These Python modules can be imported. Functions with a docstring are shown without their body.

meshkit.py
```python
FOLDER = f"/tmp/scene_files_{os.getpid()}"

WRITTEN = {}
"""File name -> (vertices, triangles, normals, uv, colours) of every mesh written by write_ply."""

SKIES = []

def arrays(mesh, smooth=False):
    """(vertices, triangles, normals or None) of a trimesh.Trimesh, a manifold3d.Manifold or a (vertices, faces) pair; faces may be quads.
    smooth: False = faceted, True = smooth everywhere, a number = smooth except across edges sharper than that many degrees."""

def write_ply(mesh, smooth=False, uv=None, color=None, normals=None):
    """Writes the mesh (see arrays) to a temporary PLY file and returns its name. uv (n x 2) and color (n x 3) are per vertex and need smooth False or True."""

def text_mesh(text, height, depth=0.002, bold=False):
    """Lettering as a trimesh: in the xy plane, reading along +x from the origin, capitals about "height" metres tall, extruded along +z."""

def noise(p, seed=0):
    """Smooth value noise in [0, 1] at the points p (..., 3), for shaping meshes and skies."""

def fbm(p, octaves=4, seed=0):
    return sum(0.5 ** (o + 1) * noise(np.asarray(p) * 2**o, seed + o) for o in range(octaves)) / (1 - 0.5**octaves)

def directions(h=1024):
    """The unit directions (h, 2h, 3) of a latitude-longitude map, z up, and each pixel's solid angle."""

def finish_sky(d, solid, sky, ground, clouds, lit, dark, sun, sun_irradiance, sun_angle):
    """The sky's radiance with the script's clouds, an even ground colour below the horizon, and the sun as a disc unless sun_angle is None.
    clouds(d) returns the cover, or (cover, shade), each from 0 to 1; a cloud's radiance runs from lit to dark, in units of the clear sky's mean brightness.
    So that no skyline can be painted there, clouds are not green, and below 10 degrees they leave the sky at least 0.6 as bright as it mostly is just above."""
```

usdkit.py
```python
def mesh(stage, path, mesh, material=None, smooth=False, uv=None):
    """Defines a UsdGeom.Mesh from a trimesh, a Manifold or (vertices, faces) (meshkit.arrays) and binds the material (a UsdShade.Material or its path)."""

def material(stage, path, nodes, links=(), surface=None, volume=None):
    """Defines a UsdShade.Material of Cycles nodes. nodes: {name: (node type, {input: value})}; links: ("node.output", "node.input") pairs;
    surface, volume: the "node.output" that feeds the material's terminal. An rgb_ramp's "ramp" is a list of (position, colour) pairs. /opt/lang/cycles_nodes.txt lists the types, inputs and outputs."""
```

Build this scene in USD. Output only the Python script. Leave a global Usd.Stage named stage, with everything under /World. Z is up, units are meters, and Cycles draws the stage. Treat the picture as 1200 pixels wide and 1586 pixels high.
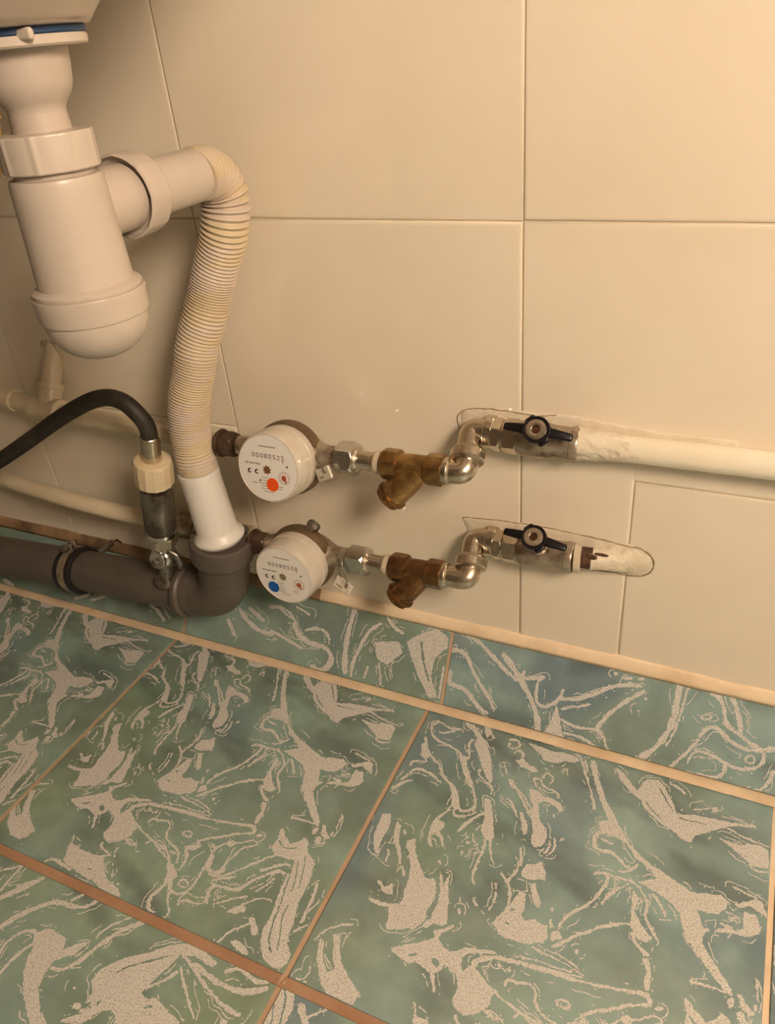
import math, random
import numpy as np
import trimesh
import manifold3d as m3
import shapely
from shapely import affinity
from shapely.geometry import Polygon, LineString, Point, box as sbox
from shapely.ops import unary_union
from pxr import Usd, UsdGeom, UsdLux, UsdShade, Gf, Sdf, Vt
import usdkit, meshkit

rng = np.random.default_rng(7)
random.seed(7)
stage = Usd.Stage.CreateInMemory()
UsdGeom.SetStageUpAxis(stage, "Z")
UsdGeom.SetStageMetersPerUnit(stage, 1.0)
UsdGeom.Xform.Define(stage, "/World")
UsdGeom.Scope.Define(stage, "/World/Looks")

# ------------------------------------------------------------------ camera
cam = UsdGeom.Camera.Define(stage, "/World/camera")
RIGHT, DOWN, FWD = (0.90479, 0.41754, -0.08371), (0.158, -0.5117, -0.84451), (-0.39545, 0.75088, -0.52895)
EYE = (0.4672, -0.5742, 0.6072)
cam.AddTransformOp().Set(Gf.Matrix4d(*RIGHT, 0, *[-c for c in DOWN], 0, *[-c for c in FWD], 0, *EYE, 1))
cam.CreateHorizontalApertureAttr(36.0)
cam.CreateFocalLengthAttr(36.0 * 1193.57 / 1200.0)
cam.CreateClippingRangeAttr((0.02, 50.0))
cam.CreateExposureAttr(0.44)

# ------------------------------------------------------------------ light (the lamp itself is built with the room)
LAMP_AT = (1.06, -0.76, 1.04)                        # a sconce on the wall to the right, outside the frame
LAMP_STRENGTH = 42.0
LAMP_COLOUR = (1.0, 0.775, 0.57)
dome = UsdLux.DomeLight.Define(stage, "/World/sky")
dome.CreateColorAttr(Gf.Vec3f(1.0, 0.8, 0.58)); dome.CreateIntensityAttr(0.02)

# ------------------------------------------------------------------ helpers
taken = {}
def numbered(parent, name):
    k = (parent, name)
    taken[k] = taken.get(k, -1) + 1
    return name if taken[k] == 0 else "%s_%03d" % (name, taken[k])

origin = {"/World": np.zeros(3)}
def tag(prim, label=None, cat=None, group=None, kind=None):
    for k, v in (("label", label), ("category", cat), ("group", group), ("kind", kind)):
        if v:
            prim.SetCustomDataByKey(k, v)
    return prim

def thing(name, label=None, cat=None, at=(0, 0, 0), group=None, kind=None):
    path = "/World/" + numbered("/World", name)
    x = UsdGeom.Xform.Define(stage, path)
    x.AddTranslateOp().Set(Gf.Vec3d(*map(float, at)))
    origin[path] = np.array(at, float)
    tag(x.GetPrim(), label, cat, group, kind)
    return path

def part(parent, name, mesh, mat, smooth=35, label=None, kind=None):
    """mesh in world coordinates; stored relative to the thing it belongs to"""
    path = parent + "/" + numbered(parent, name)
    o = origin[parent]
    if hasattr(mesh, "to_mesh"):
        mm = mesh.to_mesh(); v, f = mm.vert_properties[:, :3], mm.tri_verts
    elif isinstance(mesh, tuple):
        v, f = mesh
    else:
        v, f = mesh.vertices, mesh.faces
    m = usdkit.mesh(stage, path, (np.asarray(v) - o, f), mat, smooth=smooth)
    origin[path] = o
    tag(m.GetPrim(), label, kind=kind)
    return path

def frame(d, up=(0, 0, 1)):
    d = np.asarray(d, float); d = d / np.linalg.norm(d)
    u = np.asarray(up, float)
    if abs(u @ d) > 0.98:
        u = np.array([0, -1.0, 0]) if abs(d[1]) < 0.9 else np.array([1.0, 0, 0])
    a = np.cross(u, d); a /= np.linalg.norm(a)
    return a, np.cross(d, a), d            # side, up, along

def cat(*ms):
    vs, fs, n = [], [], 0
    for m in ms:
        if hasattr(m, "to_mesh"):
            mm = m.to_mesh(); v, f = mm.vert_properties[:, :3], mm.tri_verts
        elif isinstance(m, tuple):
            v, f = m
        else:
            v, f = m.vertices, m.faces
        vs.append(np.asarray(v, float)); fs.append(np.asarray(f, int) + n); n += len(v)
    return np.vstack(vs), np.vstack(fs)

def lathe(base, d, prof, seg=40, up=(0, 0, 1), rib=None, phase=0.0):
    """prof: (radius, distance along d). rib(angle, k) scales the radius of ring k."""
    a, b, d = frame(d, up)
    base = np.asarray(base, float)
    t = np.linspace(0, 2 * np.pi, seg, endpoint=False) + phase
    v = []
    for k, (r, h) in enumerate(prof):
        rr = r * (rib(t, k) if rib else np.ones_like(t))
        v.append(base + d * h + np.outer(rr * np.cos(t), a) + np.outer(rr * np.sin(t), b))
    n = len(prof); v = np.vstack(v)
    f = []
    i = np.arange(seg); j = (i + 1) % seg
    for k in range(n - 1):
        A, B = k * seg, (k + 1) * seg
        f.append(np.stack([A + i, A + j, B + j], 1)); f.append(np.stack([A + i, B + j, B + i], 1))
    v = np.vstack([v, base + d * prof[0][1], base + d * prof[-1][1]])
    f.append(np.stack([np.full(seg, n * seg), j, i], 1))
    f.append(np.stack([np.full(seg, n * seg + 1), (n - 1) * seg + i, (n - 1) * seg + j], 1))
    return v, np.vstack(f)

def hexnut(base, d, r, length, cham=0.0012, up=(0, 0, 1), phase=0.0, bore=None, sides=6):
    """hexagonal nut with turned chamfers: prism cut by a lathed blank"""
    a, b, dd = frame(d, up)
    t = np.arange(sides) * 2 * np.pi / sides + phase
    cs = m3.CrossSection([[(r * math.cos(x), r * math.sin(x)) for x in t]])
    pr = m3.Manifold.extrude(cs, length)
    rc = r * math.cos(math.pi / sides) * 1.03
    pr2 = m3.Manifold.revolve(m3.CrossSection([[(0, 0), (rc, 0), (r * 1.01, cham * 2), (r * 1.01, length - cham * 2), (rc, length), (0, length)]]), 48)
    m = pr ^ pr2
    if bore:
        m = m - m3.Manifold.cylinder(length * 3, bore, bore, 32).translate([0, 0, -length])
    M = np.column_stack([a, b, dd, np.asarray(base, float)])
    return m.transform(M)

def resample(pts, n):
    from scipy.interpolate import CubicSpline
    pts = np.asarray(pts, float)
    s = np.r_[0, np.cumsum(np.linalg.norm(np.diff(pts, axis=0), axis=1))]
    return CubicSpline(s, pts)(np.linspace(0, s[-1], n))

def tube(pts, r, seg=24, cap=True, wob=None):
    pts = np.asarray(pts, float); n = len(pts)
    r = np.full(n, r) if np.ndim(r) == 0 else np.asarray(r, float)
    T = np.gradient(pts, axis=0); T /= np.linalg.norm(T, axis=1)[:, None]
    a, b, _ = frame(T[0])
    t = np.linspace(0, 2 * np.pi, seg, endpoint=False)
    V = []
    for k in range(n):
        a = a - T[k] * (a @ T[k]); a /= np.linalg.norm(a); b = np.cross(T[k], a)
        rr = r[k] * (wob(k, t) if wob else 1.0)
        V.append(pts[k] + np.outer(rr * np.cos(t), a) + np.outer(rr * np.sin(t), b))
    V = np.vstack(V); i = np.arange(seg); j = (i + 1) % seg; F = []
    for k in range(n - 1):
        A, B = k * seg, (k + 1) * seg
        F.append(np.stack([A + i, A + j, B + j], 1)); F.append(np.stack([A + i, B + j, B + i], 1))
    if cap:
        V = np.vstack([V, pts[0], pts[-1]])
        F.append(np.stack([np.full(seg, n * seg), j, i], 1))
        F.append(np.stack([np.full(seg, n * seg + 1), (n - 1) * seg + i, (n - 1) * seg + j], 1))
    return V, np.vstack(F)

def bend(p0, corner, p1, rad, n=10):
    """path p0 -> corner -> p1 with a rounded corner"""
    p0, c, p1 = (np.asarray(x, float) for x in (p0, corner, p1))
    u = (p0 - c) / np.linalg.norm(p0 - c); w = (p1 - c) / np.linalg.norm(p1 - c)
    q = [p0]
    for t in np.linspace(0, 1, n):
        q.append((1 - t) ** 2 * (c + u * rad) + 2 * t * (1 - t) * c + t ** 2 * (c + w * rad))
    return np.array(q + [p1])

def rbox(size, centre, rad=0.0008, axes=None):
    """box with rounded edges: the hull of eight spheres"""
    s = np.array(size, float) / 2 - rad
    sp = m3.Manifold.sphere(rad, 8)
    m = m3.Manifold.batch_hull([sp.translate([x * s[0], y * s[1], z * s[2]]) for x in (-1, 1) for y in (-1, 1) for z in (-1, 1)])
    A = np.eye(3) if axes is None else np.column_stack(axes)
    return m.transform(np.column_stack([A, np.asarray(centre, float)]))

def slab(poly, depth, place):
    """extrude a shapely polygon; place(x, y, h) gives world points"""
    geoms = [g for g in getattr(poly, "geoms", [poly]) if g.geom_type == "Polygon" and g.area > 1e-12]
    m = trimesh.util.concatenate([trimesh.creation.extrude_polygon(g, depth, engine="earcut") for g in geoms])
    v = m.vertices
    return place(v[:, 0], v[:, 1], v[:, 2]), m.faces

# ------------------------------------------------------------------ materials
LOOK = "/World/Looks/"
def mat(name, col, rough=0.4, metal=0.0, col2=None, scale=30.0, bump=0.0, bscale=200.0, detail=4.0, lo=0.35, hi=0.65, spec=0.5, coat=0.0, rough2=None, sss=0.0, stretch=(1, 1, 1), coat_rough=0.05):
    n = {"p": ("principled_bsdf", {"base_color": col, "roughness": rough, "metallic": metal, "specular_ior_level": spec, "coat_weight": coat, "coat_roughness": coat_rough})}
    l = []
    if sss:
        n["p"][1].update({"subsurface_weight": sss, "subsurface_radius": (1.0, 0.7, 0.45), "subsurface_scale": 0.004})
    if col2 is not None or bump or rough2 is not None:
        n["g"] = ("geometry", {})
        n["mp"] = ("mapping", {"scale": stretch})
        l.append(("g.position", "mp.vector"))
    if col2 is not None or rough2 is not None:
        n["n"] = ("noise_texture", {"scale": scale, "detail": detail, "roughness": 0.6})
        l.append(("mp.vector", "n.vector"))
    if col2 is not None:
        n["r"] = ("rgb_ramp", {"ramp": [(lo, col), (hi, col2)]})
        l += [("n.fac", "r.fac"), ("r.color", "p.base_color")]
    if rough2 is not None:
        n["mr"] = ("map_range", {"from_min": lo, "from_max": hi, "to_min": rough, "to_max": rough2, "clamp": True})
        l += [("n.fac", "mr.value"), ("mr.result", "p.roughness")]
    if bump:
        n["n2"] = ("noise_texture", {"scale": bscale, "detail": 3.0, "roughness": 0.6})
        n["b"] = ("bump", {"strength": min(bump, 1.0), "distance": 0.001})
        l += [("mp.vector", "n2.vector"), ("n2.fac", "b.height"), ("b.normal", "p.normal")]
    return usdkit.material(stage, LOOK + name, n, l, surface="p.BSDF")

M = {}
M["wall_tile"] = mat("wall_tile", (0.82, 0.735, 0.595), 0.06, col2=(0.85, 0.77, 0.64), scale=9, spec=0.6)
M["wall_joint"] = mat("wall_joint", (0.60, 0.50, 0.37), 0.8, col2=(0.72, 0.63, 0.48), scale=25, bump=0.3)
M["plaster"] = mat("plaster", (0.70, 0.62, 0.48), 0.6, col2=(0.80, 0.73, 0.60), scale=60, bump=0.6, bscale=260)
M["plaster_dirty"] = mat("plaster_dirty", (0.42, 0.34, 0.22), 0.8, col2=(0.82, 0.74, 0.58), scale=70, bump=0.8, bscale=220, lo=0.38, hi=0.55)
M["crack"] = mat("crack", (0.33, 0.24, 0.14), 0.8)
M["sealant"] = mat("sealant", (0.90, 0.73, 0.52), 0.5, col2=(0.74, 0.54, 0.34), scale=14, bump=0.4, bscale=120, lo=0.5, hi=0.75)
M["sealant_shaded"] = mat("sealant_shaded", (0.40, 0.26, 0.14), 0.7, col2=(0.16, 0.10, 0.055), scale=22, bump=0.5, bscale=120, lo=0.35, hi=0.65)  # left bead: shade behind the drain painted into the brown
M["grout_light"] = mat("grout_light", (0.88, 0.71, 0.51), 0.8, col2=(0.76, 0.57, 0.38), scale=22, bump=0.5, bscale=500)
M["grout_rust"] = mat("grout_rust", (0.37, 0.20, 0.12), 0.8, col2=(0.48, 0.31, 0.20), scale=16, bump=0.5, bscale=500, lo=0.4, hi=0.75)
M["grout_brown"] = mat("grout_brown", (0.46, 0.31, 0.205), 0.8, col2=(0.56, 0.40, 0.275), scale=12, bump=0.5, bscale=500)
M["screed"] = mat("screed", (0.35, 0.27, 0.2), 0.9)
M["room_paint"] = mat("room_paint", (0.34, 0.31, 0.27), 0.6)
M["hall_paint"] = mat("hall_paint", (0.13, 0.10, 0.075), 0.6)  # unseen wall behind the viewer, darkened for dim bounce and dark metal reflections
M["side_paint"] = mat("side_paint", (0.19, 0.165, 0.135), 0.6)  # unseen left wall, darkened to cut the light it bounces back
M["ceramic"] = mat("ceramic", (0.47, 0.395, 0.33), 0.12, coat=0.3)  # white ceramic browned: the shade under the basin is in this colour
M["white_plastic"] = mat("white_plastic", (0.51, 0.445, 0.385), 0.36, col2=(0.55, 0.485, 0.42), scale=14)
M["old_white_plastic"] = mat("old_white_plastic", (0.45, 0.39, 0.335), 0.4, col2=(0.49, 0.425, 0.37), scale=20)
M["hose_plastic"] = mat("hose_plastic", (0.60, 0.50, 0.335), 0.45, col2=(0.61, 0.52, 0.44), scale=38, lo=0.42, hi=0.58, stretch=(0.4, 0.4, 1.5))
M["sleeve_white"] = mat("sleeve_white", (0.76, 0.74, 0.70), 0.35)
M["blue_rubber"] = mat("blue_rubber", (0.006, 0.028, 0.11), 0.45, col2=(0.006, 0.055, 0.12), scale=30)
M["grey_pvc"] = mat("grey_pvc", (0.092, 0.078, 0.066), 0.42, col2=(0.12, 0.10, 0.085), scale=18, spec=0.4)
M["black_rubber"] = mat("black_rubber", (0.012, 0.010, 0.012), 0.5)
M["hose_rubber"] = mat("hose_rubber", (0.020, 0.016, 0.011), 0.6, col2=(0.055, 0.045, 0.030), scale=30, lo=0.45, hi=0.7, bump=0.3, bscale=150)
M["black_plastic"] = mat("black_plastic", (0.007, 0.005, 0.008), 0.32, spec=0.35)
M["pipe_paint"] = mat("pipe_paint", (0.66, 0.565, 0.39), 0.28, col2=(0.72, 0.64, 0.48), scale=26, bump=0.25, bscale=90, spec=0.5)
M["pipe_paint_bright"] = mat("pipe_paint_bright", (0.86, 0.79, 0.62), 0.14, col2=(0.90, 0.85, 0.72), scale=26, bump=0.25, bscale=60, coat=0.6, spec=0.7)
M["cream_nut"] = mat("cream_nut", (0.72, 0.63, 0.45), 0.5, col2=(0.62, 0.50, 0.32), scale=50)
M["chrome"] = mat("chrome", (0.68, 0.66, 0.62), 0.12, 1.0, rough2=0.25, scale=60)
M["nickel"] = mat("nickel", (0.72, 0.66, 0.56), 0.20, 1.0, col2=(0.58, 0.49, 0.37), scale=45, rough2=0.34, bump=0.12, bscale=90)
M["dull_steel"] = mat("dull_steel", (0.34, 0.31, 0.28), 0.38, 0.9, col2=(0.16, 0.14, 0.12), scale=70, bump=0.3)
M["dirty_metal"] = mat("dirty_metal", (0.30, 0.27, 0.23), 0.34, 0.85, col2=(0.11, 0.09, 0.07), scale=55, bump=0.25, lo=0.4, hi=0.62, stretch=(1, 1, 0.5))
M["valve_metal"] = mat("valve_metal", (0.50, 0.43, 0.34), 0.34, 0.75, col2=(0.22, 0.165, 0.11), scale=80, bump=0.35, lo=0.45, hi=0.68)
M["brass_brown"] = mat("brass_brown", (0.40, 0.25, 0.09), 0.33, 0.75, col2=(0.17, 0.085, 0.03), scale=60, bump=0.45, bscale=240, lo=0.38, hi=0.66)
M["brass_dark"] = mat("brass_dark", (0.26, 0.135, 0.05), 0.30, 0.75, col2=(0.11, 0.055, 0.025), scale=60, bump=0.4, bscale=240)
M["brass_shiny"] = mat("brass_shiny", (0.75, 0.50, 0.20), 0.25, 1.0)
M["old_nut"] = mat("old_nut", (0.16, 0.10, 0.07), 0.45, 0.6, col2=(0.08, 0.05, 0.035), scale=90, bump=0.4)
M["dial_white"] = mat("dial_white", (0.84, 0.82, 0.79), 0.35, coat=0.6, coat_rough=0.08)
M["meter_case"] = mat("meter_case", (0.66, 0.61, 0.54), 0.22, col2=(0.58, 0.52, 0.44), scale=50, coat=0.5)
M["meter_ring"] = mat("meter_ring", (0.13, 0.085, 0.045), 0.45, 0.4, col2=(0.20, 0.14, 0.075), scale=60)
M["ink"] = mat("ink", (0.06, 0.05, 0.05), 0.6)
M["ink_grey"] = mat("ink_grey", (0.42, 0.38, 0.34), 0.6)
M["ink_brown"] = mat("ink_brown", (0.19, 0.085, 0.035), 0.5)
M["ink_red"] = mat("ink_red", (0.42, 0.10, 0.05), 0.5)
M["ink_olive"] = mat("ink_olive", (0.23, 0.20, 0.11), 0.5)
M["sticker_orange"] = mat("sticker_orange", (0.85, 0.10, 0.012), 0.45)
M["sticker_blue"] = mat("sticker_blue", (0.004, 0.10, 0.42), 0.45)
M["tag_plastic"] = mat("tag_plastic", (0.72, 0.68, 0.58), 0.3, col2=(0.55, 0.50, 0.40), scale=150)
M["tape_white"] = mat("tape_white", (0.66, 0.58, 0.45), 0.7, col2=(0.56, 0.47, 0.34), scale=120, bump=0.5)
M["rust_hole"] = mat("rust_hole", (0.045, 0.022, 0.012), 0.8, col2=(0.12, 0.06, 0.03), scale=150)
M["glaze_print"] = usdkit.material(stage, LOOK + "glaze_print", {
    "g": ("geometry", {}),
    "n": ("noise_texture", {"scale": 900.0, "detail": 2.0}),
    "r": ("rgb_ramp", {"ramp": [(0.33, (0.36, 0.345, 0.30)), (0.47, (0.61, 0.605, 0.575)), (0.7, (0.72, 0.72, 0.70))]}),
    "b": ("bump", {"strength": 0.6, "distance": 0.0004}),
    "p": ("principled_bsdf", {"roughness": 0.6})},
    [("g.position", "n.vector"), ("n.fac", "r.fac"), ("r.color", "p.base_color"), ("n.fac", "b.height"), ("b.normal", "p.normal")], surface="p.BSDF")
M["floor_glaze"] = usdkit.material(stage, LOOK + "floor_glaze", {
    "a": ("attribute", {"attribute": "tint"}),
    "g": ("geometry", {}),
    "n": ("noise_texture", {"scale": 45.0, "detail": 4.0, "roughness": 0.55}),
    "r": ("rgb_ramp", {"ramp": [(0.3, (0.88, 0.89, 0.89)), (0.7, (1.10, 1.09, 1.08))]}),
    "m": ("mix", {"mix_type": "multiply", "fac": 1.0}),
    "p": ("principled_bsdf", {"roughness": 0.16, "specular_ior_level": 0.5})},
    [("g.position", "n.vector"), ("n.fac", "r.fac"), ("a.color", "m.color1"), ("r.color", "m.color2"), ("m.color", "p.base_color")], surface="p.BSDF")
def glow(name, col, strength):
    return usdkit.material(stage, LOOK + name, {"e": ("emission", {"color": col, "strength": strength})}, surface="e.emission")
M["lamp_glass"] = glow("lamp_glass", LAMP_COLOUR, LAMP_STRENGTH)
# ------------------------------------------------------------------ room shell
XL, XR, YF, ZC = -0.72, 1.20, -1.90, 2.5
T, X0, G, L = 0.33137, -0.1132, 0.05, 0.2988          # floor tile grid
STRIP_Z = 0.0782                                       # top of the tilted skirting tiles on the wall

def box(lo, hi):
    lo, hi = np.array(lo, float), np.array(hi, float)
    m = trimesh.creation.box(extents=hi - lo); m.apply_translation((lo + hi) / 2); return m

wall = thing("wall_back", "cream glazed tile wall carrying the pipes", kind="structure")
part(wall, "tile_bed", box((XL, 0.0018, 0.0), (XR, 0.12, ZC)), M["wall_joint"], smooth=False)

def tile_mesh(x0, x1, z0, z1, y=0.0, gap=0.0007, edge=0.0030, drop=0.0011, thick=0.006):
    """glazed wall tile: flat face, edges rolling off into the joint"""
    x0 += gap; x1 -= gap; z0 += gap; z1 -= gap
    prof = [(0.0, thick), (0.0, drop), (edge * 0.18, drop * 0.55), (edge * 0.45, drop * 0.2), (edge, 0.0)]
    V, F = [], []
    for i, d in prof:
        V += [(x0 + i, y + d, z0 + i), (x1 - i, y + d, z0 + i), (x1 - i, y + d, z1 - i), (x0 + i, y + d, z1 - i)]
    for k in range(len(prof) - 1):
        for c in range(4):
            a, b = k * 4 + c, k * 4 + (c + 1) % 4
            F += [(a, b, b + 4), (a, b + 4, a + 4)]
    k = (len(prof) - 1) * 4
    F += [(k, k + 1, k + 2), (k, k + 2, k + 3)]
    return np.array(V), np.array(F)

H2, H1 = 0.2749, 0.4800
rows = [0.0749, H2, H1] + [H1 + 0.2 * k for k in range(1, 11)]
xs = [XL, -0.6, -0.3, 0.0, 0.3, 0.6, 0.9, XR]
for r in range(len(rows) - 1):
    for c in range(len(xs) - 1):
        z1 = min(rows[r + 1], ZC)
        if xs[c] == 0.0 and r < 2:                        # no joint shows behind the upper run here
            if r == 0:
                part(wall, "wall_tile", tile_mesh(0.0, 0.3, rows[0], H1), M["wall_tile"], smooth=20)
        elif r == 0 and xs[c] == 0.3:
            part(wall, "wall_tile", tile_mesh(0.3, 0.3965, rows[0], 0.2985, y=-0.0004), M["wall_tile"], smooth=20)
            part(wall, "wall_tile", tile_mesh(0.3965, 0.6, rows[0], H2), M["wall_tile"], smooth=20)
        else:
            part(wall, "wall_tile", tile_mesh(xs[c], xs[c + 1], rows[r], z1), M["wall_tile"], smooth=20)

for name, lo, hi in (("wall_left", (XL - 0.1, YF, 0), (XL, 0.12, ZC)), ("wall_right", (XR, YF, 0), (XR + 0.1, 0.12, ZC)), ("wall_front", (XL - 0.1, YF - 0.1, 0), (XR + 0.1, YF, ZC)), ("ceiling", (XL - 0.1, YF - 0.1, ZC), (XR + 0.1, 0.12, ZC + 0.1))):
    m = usdkit.mesh(stage, "/World/" + name, box(lo, hi), M["hall_paint" if name == "wall_front" else "side_paint" if name == "wall_left" else "room_paint"])
    tag(m.GetPrim(), {"wall_left": "plain brown side wall left of the sink", "wall_right": "plain pale side wall on the right", "wall_front": "plain dark wall behind the viewer", "ceiling": "plain pale bathroom ceiling"}[name], kind="structure")

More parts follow.
